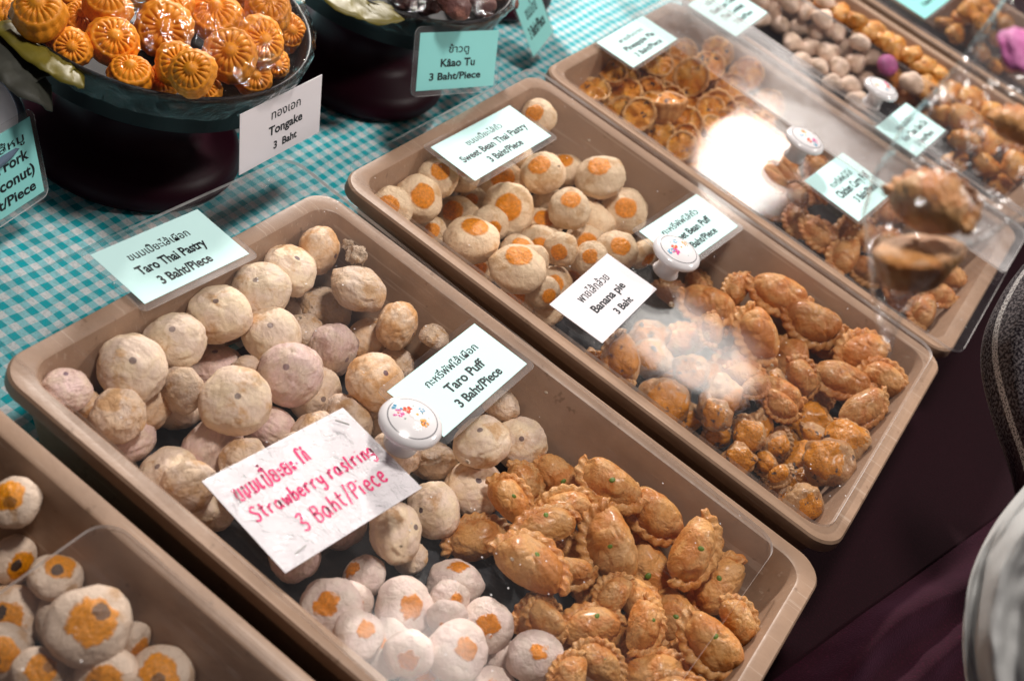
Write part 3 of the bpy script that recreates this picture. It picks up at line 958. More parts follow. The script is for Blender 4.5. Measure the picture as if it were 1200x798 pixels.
def hand_mesh(name, rows, mat, rad, z):
    V, F = [], []
    rnd = random.Random(3)
    for text, x, y, size, slope in rows:
        cx = x
        for ch in text:
            wmax = 0.24
            for st in STROKES[ch]:
                pts = [Vector((cx + (p[0] + .12 * p[1] + rnd.uniform(-.02, .02)) * size * 0.82, y + slope * (cx - x) + (p[1] + rnd.uniform(-.02, .02)) * size, 0)) for p in st]
                wmax = max(wmax, max(p[0] for p in st))
                fine = []
                for i in range(len(pts) - 1):
                    p0, p1, p2, p3 = pts[max(i - 1, 0)], pts[i], pts[i + 1], pts[min(i + 2, len(pts) - 1)]
                    for k in range(6):
                        t = k / 6
                        fine.append(0.5 * ((2 * p1) + (p2 - p0) * t + (2 * p0 - 5 * p1 + 4 * p2 - p3) * t * t + (3 * p1 - p0 - 3 * p2 + p3) * t ** 3))
                fine.append(pts[-1])
                b = len(V)
                for i, p in enumerate(fine):
                    d = (fine[min(i + 1, len(fine) - 1)] - fine[max(i - 1, 0)])
                    d = d.normalized() if d.length > 1e-9 else Vector((1, 0, 0))
                    q = Vector((-d.y, d.x, 0)) * rad * rnd.uniform(.85, 1.12)
                    V.append((p.x + q.x, p.y + q.y, z)); V.append((p.x - q.x, p.y - q.y, z))
                for i in range(len(fine) - 1):
                    F.append((b + 2 * i, b + 2 * i + 1, b + 2 * i + 3, b + 2 * i + 2))
            cx += (wmax * 0.82 + 0.17) * size
    return mesh(name, V, F, mat, smooth=False)


m, w, h = frame_from([(238, 568), (404, 473), (492, 578), (332, 668)], [SZ + .001] * 4)
V, F = [], []
NXc, NYc = 40, 28
for j in range(NYc + 1):
    for i in range(NXc + 1):
        x, y = -w / 2 + w * i / NXc, -h / 2 + h * j / NYc
        crease = max(0, (j / NYc - 0.5)) * 2
        z = 0.0006 + 0.0022 * crease * max(0, noise.noise(Vector((x * 160 + y * 90, y * 40, 2)))) + 0.0006 * noise.noise(Vector((x * 60, y * 60, 5)))
        V.append((x, y, z + 0.0008))
for j in range(NYc):
    for i in range(NXc):
        a = j * (NXc + 1) + i
        F.append((a, a + 1, a + NXc + 2, a + NXc + 1))
M['foilplastic'] = clear('crinkled_plastic_sleeve', haze=0.03, rough=0.16, bumps=0.7, bscale=80)
card = link('price_card', boxmesh('price_card', -w / 2, -h / 2, 0, w / 2, h / 2, 0.0005, M['white_paper']), mat=m)
props(card, 'handwritten pink lettered strawberry card in crinkled plastic beside the knob', 'price card', 'price signs on the trays and bowls')
link('plastic_sleeve', mesh('plastic_sleeve', V, F, M['foilplastic']), card)
link('lettering', hand_mesh('lettering', [('124567878-9', -0.42 * w, 0.19 * h, 0.0095, 0.02), ('Strawberry raslring', -0.425 * w, -0.03 * h, 0.0088, 0.0), ('3 Baht/Piece', -0.25 * w, -0.30 * h, 0.0105, 0.02)],
                             M['pink_ink'], 0.00068, 0.00075), card)
for sx, sy, a in ((-0.42, 0.22, 1.2), (-0.36, -0.42, 0.1), (0.40, 0.36, -0.9)):
    s = link('staple', boxmesh('staple', -0.004, -0.0003, 0, 0.004, 0.0003, 0.0007, M['steel']), card)
    s.location = (sx * w, sy * h, 0.0028); s.rotation_euler.z = a

# ------------------------------------------------------------------ pedestal trays (lathed lacquer) with film
def pedestal(label, c, foot_r, rim_r, rim_z, ribbed=False):
    prof = [(0, 0.0), (foot_r, 0.0), (foot_r + 0.003, 0.006), (foot_r, 0.014), (foot_r - 0.006, 0.020), (foot_r - 0.022, 0.026), (foot_r - 0.030, 0.034), (foot_r - 0.031, 0.050), (foot_r - 0.026, 0.062)]
    if ribbed:
        prof = [(0, 0.0)] + [(foot_r + 0.004 * math.sin(k * 0.9), 0.004 + k * 0.0042) for k in range(16)]
    V, F = lathe(prof + [(rim_r * 0.72, rim_z - 0.046), (rim_r * 0.80, rim_z - 0.042), (0, rim_z - 0.041)], 72)
    o = link('pedestal_tray', mesh('pedestal_foot', V, [f[::-1] for f in F], M['lacquer']), loc=(c[0], c[1], 0.0065))
    props(o, label, 'pedestal tray', 'dark pedestal trays of sweets')
    z = rim_z - 0.0065
    V, F = lathe([(0, z - 0.0335), (rim_r * 0.80, z - 0.034), (rim_r * 0.94, z - 0.030), (rim_r * 0.985, z - 0.004), (rim_r, z), (rim_r * 0.985, z + 0.002), (rim_r * 0.955, z - 0.002), (rim_r * 0.91, z - 0.020), (0, z - 0.022)], 72)
    link('black_rim', mesh('black_rim', V, [f[::-1] for f in F], M['blackware']), o)
    return o


BOWL1, BOWL2, BOWL3 = (-0.150, -0.030), (-0.130, 0.212), (-0.165, 0.462)
pedestal('dark maroon pedestal tray heaped with orange moulded cookies', BOWL1, 0.076, 0.103, 0.122)
pedestal('dark maroon pedestal tray with reddish brown cookies and a hung sign', BOWL2, 0.074, 0.102, 0.122)
pedestal('ribbed black pedestal tray cut off by the top edge', BOWL3, 0.072, 0.100, 0.122, ribbed=True)


def film(label, c, rad, rim_z, top_z, seed):
    V, F = [], []
    NR, NA = 26, 120
    s = Vector((seed * 5.1, seed, 0))
    for i in range(NR + 1):
        p = i / NR
        for k in range(NA):
            a = 2 * math.pi * k / NA
            x, y = math.cos(a), math.sin(a)
            if p < 0.8:
                q = p / 0.8
                r = rad * q * 1.0
                z = rim_z + (top_z - rim_z) * (1 - q ** 2.6) + 0.004
                wr = 0.0055 * noise.noise(Vector((x * q * 4, y * q * 4, seed))) + 0.004 * max(0, noise.noise(Vector((x * 9 * (0.4 + q), y * 9 * (0.4 + q), seed + 3))))
                z += wr * (0.4 + 0.6 * q)
            else:
                q = (p - 0.8) / 0.2
                r = rad * (1.012 - 0.05 * q) + 0.0030 * noise.noise(Vector((x * 14, y * 14, seed + q * 2)))
                z = rim_z + 0.003 - 0.020 * q
            V.append((c[0] + r * x, c[1] + r * y, z))
    for i in range(NR):
        for k in range(NA):
            k2 = (k + 1) % NA
            F.append((i * NA + k, (i + 1) * NA + k, (i + 1) * NA + k2, i * NA + k2))
    F.append(tuple(range(NA))[::-1])
    o = link('cling_film', mesh('cling_film', V, F, M['film']))
    props(o, label, 'cling film', 'cling film over the bowls')


film('shiny crinkled cling film stretched over the orange cookies', BOWL1, 0.104, 0.122, 0.170, 2)
film('crinkled cling film stretched over the reddish brown cookies', BOWL2, 0.103, 0.122, 0.158, 5)


def leaf_strip(label, pts, width, zc, mat, wob=1.0):
    V, F = [], []
    n = len(pts) * 6
    P = []
    for i in range(n + 1):
        t = i / n * (len(pts) - 1)
        k = min(int(t), len(pts) - 2)
        P.append(pts[k].lerp(pts[k + 1], t - k))
    for i, p in enumerate(P):
        d = (P[min(i + 1, n)] - P[max(i - 1, 0)]).normalized()
        side = d.cross(Vector((0, 0, 1))).normalized()
        for j in range(7):
            f = j / 6 - 0.5
            V.append(p + side * width * f * (1 - 0.35 * abs(i / n - 0.5)) + Vector((0, 0, 0.0012 * (1 - 4 * f * f) + 0.002 * wob * noise.noise(Vector((i * 0.4, j, 1))))))
    for i in range(n):
        for j in range(6):
            a = i * 7 + j
            F.append((a, a + 7, a + 8, a + 1))
    o = link('banana_leaf', mesh('banana_leaf', V, F, M[mat]))
    md = o.modifiers.new('thickness', 'SOLIDIFY'); md.thickness = 0.0008
    props(o, label, 'leaf', 'banana leaves lining the bowls')


leaf_strip('yellow green banana leaf strip under the orange cookies', [at(2, 28, 0.122), at(40, 62, 0.122), at(80, 88, 0.121), at(98, 96, 0.118)], 0.020, 0.12, 'leaf')
leaf_strip('greyed banana leaf flap hanging off the orange cookie bowl', [at(-20, 30, 0.118), at(14, 72, 0.116), at(40, 100, 0.112), at(60, 116, 0.104)], 0.034, 0.11, 'dry_leaf')
leaf_strip('yellow banana leaf under the reddish brown cookies', [at(372, -22, 0.125), at(402, 4, 0.124), at(436, 17, 0.122), at(462, 14, 0.122)], 0.030, 0.12, 'leaf')

# white enamel bowl cut off at the left edge
V, F = lathe([(0, 0), (0.045, 0), (0.052, 0.006), (0.064, 0.034), (0.071, 0.062), (0.073, 0.066), (0.070, 0.067), (0.062, 0.036), (0.048, 0.010), (0, 0.008)], 64)
b = link('enamel_bowl', mesh('enamel_bowl', V, [f[::-1] for f in F], M['enamel']))
pp = at(-128, 150, 0.055)
b.location = (pp.x, pp.y, 0.0065)
props(b, 'white enamel bowl with blue grey bands at the left edge', 'bowl')
V, F = lathe([(0.0655, 0.0365), (0.0664, 0.0366), (0.0690, 0.0455), (0.0680, 0.0456)], 64)
link('blue_band', mesh('blue_band', V, [f[::-1] for f in F], M['enamel_blue']), b)
V, F = lathe([(0.0712, 0.0600), (0.0722, 0.0600), (0.0745, 0.0662), (0.0731, 0.0678), (0.069, 0.0682), (0.069, 0.067)], 64)
link('blue_rim', mesh('blue_rim', V, [f[::-1] for f in F], M['enamel_blue']), b)

# ------------------------------------------------------------------ the pastries: (px, py, radius px, layer, extra)
#   extra: dot=(dx, dy) where the pole shows, as a share of the radius; ang = image angle of a puff's crimped edge
N = None
PASTRY = {
 ('A', 'taro', 'taro ball'): [
    (141, 421, 43, 0, (.05, -.30)), (203, 399, 38, 1, (-.1, -.5)), (253, 365, 38, 1, (-.15, -.55)), (304, 341, 37, 1, (-.2, -.5)), (339, 316, 32, 1, (.35, -.6)),
    (318, 393, 36, 1, (-.05, -.45)), (208, 475, 34, 1, (-.3, -.75)), (276, 470, 43, 2, (.1, -.2)), (198, 560, 40, 1, (-.45, -.45)), (370, 463, 33, 0, (.4, .2)),
    (565, 518, 34, 2, (-.1, -.6)), (610, 518, 32, 1, (.1, -.2)), (556, 573, 36, 1, (.2, -.4)), (508, 598, 34, 2, (-.6, 0)), (463, 623, 38, 2, (.9, -.2)), (245, 600, 32, 0, (0, .9))],
 ('A', 'taro_tan', 'taro ball'): [
    (142, 455, 43, 2, (.2, -.3)), (373, 293, 30, 1, (.9, .3)), (432, 402, 31, 0, (.9, .3)), (440, 447, 36, 2, (.5, -.4)), (468, 528, 30, 1, (-.8, .6)), (466, 382, 31, 1, (.9, .5)), (102, 478, 25, 0, (-.6, .6))],
 ('A', 'taro_plain', 'taro ball'): [
    (419, 338, 34, 1, N), (380, 364, 33, 1, N), (331, 368, 25, 0, N), (510, 394, 18, 0, N), (355, 388, 25, 0, N), (465, 427, 22, 0, N), (480, 653, 22, 0, N), (587, 473, 24, 1, N), (430, 485, 34, 0, N), (508, 540, 30, 0, N)],
 ('A', 'taro_pink', 'taro ball'): [
    (75, 455, 31, 0, (0, -.8)), (148, 513, 36, 0, (-.3, -.8)), (250, 530, 42, 0, (.8, .4)), (318, 508, 36, 0, (-.5, .7)), (340, 438, 40, 2, (-.15, -.25)), (390, 410, 34, 1, (.7, .5)), (252, 432, 35, 0, (0, -.8)),
    (385, 560, 32, 0, (0, 0)), (330, 600, 34, 0, (0, 0)), (400, 610, 32, 0, (0, 0)), (345, 650, 32, 0, (0, 0))],
 ('A', 'flake', 'broken flaky crumb'): [(418, 300, 15, 0, N), (408, 288, 9, 0, N)],
 ('A', 'strawberry', 'pinkish strawberry pastry'): [
    (425, 676, 30, 0, (-.7, -.5)), (388, 713, 38, 1, (-.25, -.25)), (473, 713, 37, 1, (.45, -.05)), (533, 683, 36, 1, (.2, -.92)), (448, 761, 38, 2, (-.25, -.45)), (536, 763, 38, 2, (.45, -.1)),
    (571, 733, 32, 1, (.05, 0)), (505, 750, 26, 0, (0, .9)), (590, 775, 26, 0, (.7, .6)), (627, 770, 34, 2, (.25, -.35)), (700, 797, 29, 1, (.4, .1)), (656, 794, 26, 1, (.6, 0)), (500, 800, 34, 1, (0, -.2)), (575, 815, 34, 1, (.1, -.3)), (385, 765, 30, 0, (.3, .2))],
 ('A', 'puff', 'golden taro puff'): [
    (655, 560, 33, 2, 235), (716, 568, 38, 2, 235), (598, 585, 32, 1, 40), (638, 618, 37, 1, 110), (560, 632, 38, 1, 100), (622, 660, 45, 1, 60), (715, 640, 48, 2, 195), (760, 673, 44, 2, 205),
    (768, 603, 38, 1, 225), (813, 645, 40, 2, 330), (843, 680, 38, 2, 140), (790, 725, 42, 2, 215), (692, 733, 36, 1, 100), (740, 757, 42, 1, 130), (765, 790, 40, 2, 100), (838, 758, 42, 1, 225),
    (868, 728, 30, 0, 30), (652, 738, 30, 0, 200), (800, 684, 24, 1, 250), (800, 815, 36, 1, 80), (663, 645, 22, 0, 90), (633, 706, 18, 0, 80), (700, 690, 34, 0, 250)],
 ('B', 'bean', 'orange topped bean pastry'): [
    (458, 245, 27, 1, (-.2, -.25)), (488, 233, 31, 1, (.35, -.2)), (505, 273, 21, 0, (.1, -.2)), (535, 255, 28, 1, (-.25, -.4)), (553, 281, 34, 2, (.15, -.75)), (595, 248, 34, 2, (0, -.25)), (585, 216, 30, 1, (.2, -.4)),
    (630, 138, 23, 0, (-.25, -.35)), (636, 203, 28, 2, (-.2, -.55)), (661, 200, 24, 1, (0, -.75)), (703, 208, 30, 1, (-.05, -.65)), (731, 248, 29, 1, (.15, -.25)), (668, 245, 27, 1, (.05, -.6)), (693, 262, 32, 2, (-.7, .7)),
    (636, 266, 25, 0, (.1, -.6)), (634, 290, 29, 1, (-.1, .05)), (686, 290, 29, 1, (.15, -.2)), (607, 315, 34, 2, (.05, -.7)), (560, 318, 22, 0, (0, -.3)), (606, 350, 25, 1, (-.1, -.1)), (648, 335, 25, 1, (.1, -.1)),
    (726, 290, 19, 0, (0, -.4)), (753, 298, 19, 0, (.6, .6)), (680, 318, 24, 1, (-.5, .6)), (638, 238, 22, 0, (.8, .5)), (690, 230, 22, 0, (.6, .7)), (555, 237, 18, 0, (-.2, -.2)), (640, 362, 23, 0, (0, -.5)), (512, 208, 25, 0, (.2, -.5)), (540, 205, 24, 0, (.1, -.5)), (600, 180, 24, 0, (.1, -.4))],
 ('B', 'banana', 'glazed banana pie'): [
    (730, 420, 32, 1, (0, -.3)), (788, 450, 26, 1, (.1, -.3)), (778, 470, 30, 1, (.2, 0)), (800, 490, 21, 0, (.1, .2)), (843, 468, 30, 1, (.7, .5)), (838, 493, 20, 0, (0, -.5)), (840, 513, 21, 1, (0, -.3)), (883, 500, 29, 2, (.8, .5)),
    (908, 462, 27, 1, (0, 0)), (945, 495, 30, 2, (0, -.5)), (993, 518, 27, 1, (-.1, -.6)), (938, 543, 29, 1, (-.1, -.6)), (978, 548, 31, 2, (-.2, -.3)), (865, 538, 24, 1, (.7, .7)), (898, 543, 20, 1, (-.3, -.2)), (943, 592, 26, 1, (.5, .4)),
    (695, 430, 22, 0, (.2, .3)), (760, 400, 26, 0, (0, 0)), (905, 570, 20, 0, (.2, .2)), (915, 520, 22, 0, (.2, .2))],
 ('B', 'puff_bean', 'golden bean puff'): [
    (830, 358, 36, 1, 250), (915, 341, 36, 1, 250), (955, 375, 38, 2, 250), (888, 393, 37, 2, 200), (925, 428, 38, 2, 170), (985, 445, 34, 2, 250), (1010, 412, 36, 1, 110), (1046, 450, 28, 0, 60), (972, 408, 20, 0, 90),
    (845, 395, 22, 0, 200), (1015, 480, 30, 1, 300), (855, 430, 30, 0, 120), (800, 400, 28, 0, 100), (790, 345, 24, 0, 60), (875, 440, 24, 0, 60)],
 ('C', 'pie', 'fluted pineapple tart'): [
    (695, 110, 19, 1, (.1, -.7)), (718, 88, 15, 0, (0, -.6)), (713, 122, 14, 0, (.5, .3)), (733, 113, 20, 1, (-.1, -.5)), (748, 137, 20, 1, (.1, -.4)), (785, 85, 18, 1, (.1, -.3)), (758, 95, 17, 0, (.2, -.7)), (778, 125, 25, 2, (.1, -.9)), (798, 112, 16, 0, (.5, -.6)),
    (813, 92, 20, 1, (-.4, -.2)), (839, 128, 22, 2, (.05, .1)), (775, 163, 18, 1, (-.4, -.3)), (810, 160, 21, 2, (-.2, -.85)), (872, 135, 23, 1, (-.1, .2)), (840, 168, 20, 1, (.3, -.6)), (810, 188, 18, 1, (0, -.5)), (878, 163, 17, 0, (.2, .2)), (733, 92, 14, 0, (.2, -.5)),
    (830, 190, 17, 0, (.1, -.5)), (855, 108, 18, 0, (.2, -.3)), (848, 200, 20, 1, (.2, -.5)), (830, 80, 17, 0, (.2, -.4)), (800, 65, 16, 0, (.2, -.4)), (845, 60, 17, 0, (.2, -.3)), (875, 90, 18, 0, (0, -.3)), (900, 125, 18, 0, (.1, -.3)), (760, 62, 14, 0, (.1, -.5)), (706, 128, 15, 1, (.2, -.5)), (765, 112, 18, 2, (-.3, -.4)), (792, 143, 19, 2, (.3, -.4)), (826, 108, 18, 1, (.4, -.5)), (853, 152, 20, 2, (-.4, -.4)), (760, 152, 17, 1, (.3, -.6)), (727, 132, 17, 1, (-.3, -.6)),
    (795, 178, 18, 0, (.1, -.6)), (862, 185, 18, 1, (-.3, -.5)), (770, 78, 16, 1, (.2, -.5)), (888, 150, 18, 1, (.2, -.4)), (745, 100, 17, 1, (.3, -.3)), (815, 128, 18, 1, (-.2, -.5))],
 ('C', 'puff_bean', 'golden curry puff'): [
    (880, 200, 24, 1, 200), (870, 232, 24, 1, 160), (905, 235, 25, 1, 220), (921, 203, 24, 2, 200), (935, 258, 24, 1, 180), (958, 275, 24, 1, 220), (990, 300, 27, 2, 150), (1018, 318, 25, 1, 240), (1000, 270, 25, 1, 120), (1035, 285, 25, 1, 100), (1060, 315, 25, 1, 200),
    (1055, 345, 22, 1, 180), (1083, 365, 24, 1, 160), (1105, 350, 22, 2, 250), (1090, 330, 22, 1, 60), (1115, 325, 20, 0, 60), (950, 225, 22, 0, 60), (1045, 250, 22, 0, 100), (905, 170, 22, 0, 80), (1100, 300, 22, 0, 100)],
 ('D', 'cookie', 'pale flower cookie'): [
    (905, 12, 13, 1, N), (925, 4, 13, 1, N), (945, 13, 13, 1, N), (965, 22, 13, 1, N), (915, 30, 13, 1, N), (935, 32, 13, 1, N), (958, 40, 14, 1, N), (980, 38, 13, 1, N), (928, 50, 13, 0, N), (948, 57, 14, 1, N), (970, 62, 14, 1, N), (990, 56, 13, 1, N),
    (1007, 50, 13, 1, N), (940, 72, 13, 0, N), (960, 80, 13, 1, N), (983, 80, 14, 1, N), (1003, 74, 13, 1, N), (890, 22, 13, 0, N), (890, 2, 13, 0, N), (975, 97, 13, 0, N), (995, 100, 14, 1, N), (1020, 68, 13, 1, N), (1015, 95, 13, 0, N), (905, -8, 13, 1, N), (940, -8, 13, 1, N), (965, 0, 13, 1, N),
    (1067, 97, 15, 2, N), (1005, 118, 13, 0, N)],
 ('D', 'pinkball', 'bright pink round cookie'): [(1040, 77, 13, 2, N)],
 ('D', 'tart', 'orange tart'): [
    (985, 16, 14, 1, N), (1002, 24, 14, 1, N), (1018, 36, 15, 1, N), (1033, 28, 14, 1, N), (1045, 42, 14, 1, N), (1058, 50, 15, 1, N), (1070, 62, 13, 1, N), (1082, 78, 14, 1, N), (1100, 86, 13, 1, N), (1086, 104, 18, 1, N), (1058, 112, 16, 1, N), (1050, 90, 14, 1, N),
    (1112, 112, 20, 1, N), (1130, 140, 22, 1, N), (1155, 165, 20, 1, N), (1140, 115, 18, 1, N), (1165, 135, 20, 1, N), (1185, 165, 20, 1, N), (1105, 135, 18, 0, N), (1130, 165, 20, 1, N), (1155, 195, 18, 1, N), (1190, 195, 20, 1, N), (1170, 215, 18, 0, N), (965, 6, 12, 0, N), (1120, 190, 16, 0, N), (1085, 128, 15, 0, N)],
 ('E', 'tart', 'orange snack piece'): [
    (1108, 28, 12, 1, N), (1120, 40, 12, 1, N), (1135, 15, 14, 1, N), (1150, 28, 14, 1, N), (1165, 12, 14, 1, N), (1145, 5, 14, 1, N), (1125, 22, 12, 0, N), (1180, 30, 14, 1, N), (1170, 45, 13, 0, N), (1195, 50, 14, 1, N), (1150, 62, 12, 0, N), (1185, 75, 13, 1, N), (1165, 78, 12, 0, N)],
 ('F', 'seed', 'orange spotted seeded pastry'): [
    (17, 588, 33, 2, (-.3, -.35)), (67, 675, 32, 1, (.3, -.8)), (104, 732, 50, 2, (.1, -.2)), (13, 725, 40, 1, (-.3, .1)), (4, 765, 36, 2, (-.1, .1)), (46, 787, 32, 2, (.1, -.2)), (188, 795, 40, 1, (0, -.35)), (17, 655, 30, 0, (.6, .4)), (155, 750, 26, 0, (.7, .6)), (110, 805, 32, 1, (.2, -.2))],
 ('bowl1', 'gold', 'orange flower moulded cookie'): [
    (45, 14, 34, 2, (-.1, -.5)), (54, 47, 22, 1, (-.3, -.1)), (84, 56, 24, 1, (0, -.1)), (95, 22, 24, 0, (.1, -.5)), (126, 4, 31, 2, (0, -.6)), (133, 47, 31, 2, (.1, -.3)), (153, 86, 28, 1, (0, -.6)), (192, 34, 35, 3, (0, -.1)), (208, 75, 28, 2, (.05, -.15)),
    (225, 84, 30, 2, (-.1, -.2)), (254, 18, 33, 3, (-.1, -.5)), (270, 64, 33, 2, (-.05, -.25)), (297, 90, 23, 1, (.2, -.2)), (315, 8, 29, 2, (.1, -.5)), (306, 48, 29, 2, (.3, -.1)), (338, 38, 25, 1, (.3, -.2)), (322, 75, 20, 0, (.3, .1)), (200, 0, 28, 3, (0, -.5)),
    (240, 103, 20, 1, (0, -.3)), (190, 95, 22, 0, (0, -.3)), (5, 22, 26, 1, (-.2, -.3)), (20, -8, 28, 1, (0, -.5)), (85, -12, 28, 2, (0, -.5)), (160, -15, 28, 3, (0, -.5)), (290, -14, 28, 2, (0, -.5)), (225, -20, 28, 3, (0, -.5))],
 ('bowl2', 'kaao', 'reddish brown coconut cookie'): [
    (470, -8, 24, 1, N), (500, 0, 24, 1, N), (532, 4, 24, 2, N), (563, 2, 24, 1, N), (588, -6, 22, 1, N), (515, -22, 26, 2, N), (550, -24, 26, 2, N), (440, -20, 22, 1, N), (485, -32, 26, 2, N)],
}

LAND = {
 'A': [((200, 305), 'the Taro Thai Pastry sign'), ((537, 446), 'the Taro Puff sign'), ((365, 570), 'the handwritten strawberry card'), ((485, 495), 'the knob of its lid'), ((8, 428), 'the left corner of its tray'),
       ((378, 222), 'the back left corner of its tray'), ((960, 668), 'the right end of its tray'), ((480, 798), 'the bottom edge of the photo'), ((905, 645), 'the right lid corner')],
 'B': [((575, 168), 'the Sweet Bean Thai Pastry sign'), ((706, 350), 'the Banana pie card'), ((807, 270), 'the Sweet Bean Puff sign'), ((400, 210), 'the left corner of its tray'), ((625, 90), 'the back left corner of its tray'),
       ((1100, 425), 'the back right corner of its tray'), ((970, 645), 'the front right corner of its tray'), ((560, 335), 'the front wall of its tray')],
 'C': [((746, 50), 'the Pineapple Pie sign'), ((995, 218), 'the Chicken Curry Puff sign'), ((945, 163), 'the knob of its lid'), ((635, 82), 'the left corner of its tray'), ((1110, 415), 'the right corner of its tray'), ((850, 20), 'the Kleeb Lum Duan sign'), ((1078, 250), 'the hanging pastry bag')],
 'D': [((850, 15), 'the Kleeb Lum Duan sign'), ((1066, 152), 'the Kra Chao sign'), ((1032, 105), 'the knob of its lid'), ((1080, 5), 'the top edge sign'), ((1200, 190), 'the right edge of the photo'), ((940, 0), 'the top edge of the photo')],
 'E': [((1078, 5), 'the top edge sign'), ((1200, 60), 'the right edge of the photo'), ((1150, 0), 'the top edge of the photo')],
 'F': [((0, 560), 'the left edge of the photo'), ((80, 565), 'the lid corner'), ((100, 798), 'the bottom edge of the photo')],
 'bowl1': [((327, 145), 'the Tongake card'), ((0, 60), 'the left edge of the photo'), ((185, 0), 'the top edge of the photo'), ((70, 90), 'the banana leaf'), ((365, 50), 'the right side of its bowl'), ((160, 110), 'the front rim of its bowl')],
 'bowl2': [((535, 70), 'the Kaao Tu sign'), ((440, 15), 'the yellow banana leaf'), ((600, 0), 'the right side of its bowl')],
}
ORD = ['nearest', 'second nearest', 'third nearest', 'fourth nearest', 'fifth nearest', 'sixth nearest', 'seventh nearest', 'eighth nearest', 'ninth nearest', 'tenth nearest', 'eleventh nearest', 'twelfth nearest', 'thirteenth nearest', 'fourteenth nearest', 'fifteenth nearest', 'sixteenth nearest', 'seventeenth nearest', 'eighteenth nearest', 'nineteenth nearest', 'twentieth nearest', 'twenty first nearest', 'twenty second nearest', 'twenty third nearest', 'twenty fourth nearest', 'twenty fifth nearest']
NAMES = {'taro': 'taro_pastry', 'taro_tan': 'taro_pastry', 'taro_plain': 'taro_pastry', 'taro_pink': 'taro_pastry', 'flake': 'pastry_crumb', 'strawberry': 'strawberry_pastry', 'puff': 'taro_puff', 'bean': 'bean_pastry',
         'banana': 'banana_pie', 'puff_bean': 'curry_puff', 'pie': 'pineapple_tart', 'cookie': 'flower_cookie', 'pinkball': 'pink_cookie', 'tart': 'orange_tart', 'seed': 'seeded_pastry', 'gold': 'moulded_cookie', 'kaao': 'coconut_cookie'}
CATS = {'flake': 'crumb', 'cookie': 'cookie', 'pinkball': 'cookie', 'gold': 'cookie', 'kaao': 'cookie', 'tart': 'tart', 'pie': 'tart', 'puff': 'puff', 'puff_bean': 'puff', 'banana': 'pie'}
ADJ = {'taro': 'pale dark dotted', 'taro_tan': 'tan baked', 'taro_plain': 'plain undotted', 'taro_pink': 'lilac tinged'}
FLAT = {'puff': 0.62, 'puff_bean': 0.66, 'cookie': 0.8, 'kaao': 0.7, 'gold': 0.75, 'tart': 0.85, 'pie': 0.75}


def shade_name(k): return ADJ.get(k, '')


FILL = {
 'A': [('puff', 'golden taro puff', ((580, 560), (740, 560), (860, 790), (650, 798)), (26, 34), 16), ('taro_plain', 'taro ball', ((60, 470), (330, 300), (560, 470), (330, 640)), (29, 36), 14),
       ('strawberry', 'pinkish strawberry pastry', ((400, 690), (540, 690), (600, 790), (430, 790)), (24, 32), 5)],
 'B': [('puff_bean', 'golden bean puff', ((800, 330), (940, 340), (1050, 450), (890, 480)), (20, 30), 14), ('banana', 'glazed banana pie', ((720, 400), (840, 440), (1010, 540), (930, 600)), (18, 26), 14),
       ('bean', 'orange topped bean pastry', ((450, 250), (650, 180), (740, 290), (630, 370)), (20, 26), 8)],
 'F': [('seed', 'orange spotted seeded pastry', ((10, 560), (60, 600), (260, 798), (60, 798)), (30, 40), 8)],
 'C': [('pie', 'fluted pineapple tart', ((690, 105), (780, 60), (900, 150), (830, 200)), (15, 19), 16), ('puff_bean', 'golden curry puff', ((880, 210), (950, 190), (1120, 330), (1080, 370)), (17, 23), 14)],
}
frng = random.Random(5)
placed = {}
todo = {}
for (tray, kind, desc), items in PASTRY.items():
    for it in items:
        todo.setdefault(tray, []).append((it[3], kind, desc, it))
built = []
for tray, items in todo.items():
    items.sort(key=lambda q: (q[0], q[3][1]))
    got = []
    for layer, kind, desc, (px, py, rp, _, ex) in items:
        bowl = tray.startswith('bowl')
        floor = 0.107 if bowl else 0.0055
        top = 0.30 if bowl else 0.0695
        fl = FLAT.get(kind, 0.86)
        best = None
        z = floor
        for step in range(90):
            zc = floor + 0.0012 * step
            p = at(px, py, zc)
            r = rp * depth_at(p) / FPX
            if zc < floor + r * fl * 0.85: continue
            if zc + r * fl * 0.9 > top and best is not None: break
            if not bowl:
                tx, ty, _a = TRAYS[tray]
                ins = 0.012 + 0.016 * (1 - zc / 0.07) + r * 0.86
                raw = p.copy()
                p.x = min(max(p.x, tx + ins), tx + TX - ins)
                p.y = min(max(p.y, ty + ins), ty + TY - ins)
            over = 0 if bowl else max(0, (p - raw).length - 0.0012)
            for q, rq in got:
                over = max(over, (r + rq) * 0.84 - (q - p).length)
            if best is None or over < best[0] - 1e-5: best = (over, p.copy(), r)
            if over <= 0: break
        over, p, r = best
        got.append((p, r))
        built.append((tray, kind, desc, p, r, ex, rp))
    # smaller pieces lying in the gaps of the heap, under and between the traced ones
    for kind, desc, poly, rr, want in FILL.get(tray, ()):
        n_ok = 0
        for _try in range(900):
            if n_ok >= want: break
            u, v = frng.random(), frng.random()
            a, b, c, d = [Vector(q) for q in poly]
            e = a.lerp(b, u).lerp(d.lerp(c, u), v)
            rp = frng.uniform(*rr)
            for zc in (0.020, 0.028, 0.036, 0.044):
                p = at(e.x, e.y, zc)
                r = rp * depth_at(p) / FPX
                tx, ty, _a = TRAYS[tray]
                ins = 0.012 + 0.016 * (1 - zc / 0.07) + r * 0.9
                if not (tx + ins < p.x < tx + TX - ins and ty + ins < p.y < ty + TY - ins): continue
                if all((q - p).length > (r + rq) * 0.74 for q, rq in got):
                    got.append((p, r))
                    built.append((tray, kind, desc, p, r, frng.uniform(0, 360) if 'puff' in kind else (frng.uniform(-.6, .6), frng.uniform(-.6, .6)), rp))
                    n_ok += 1
                    break

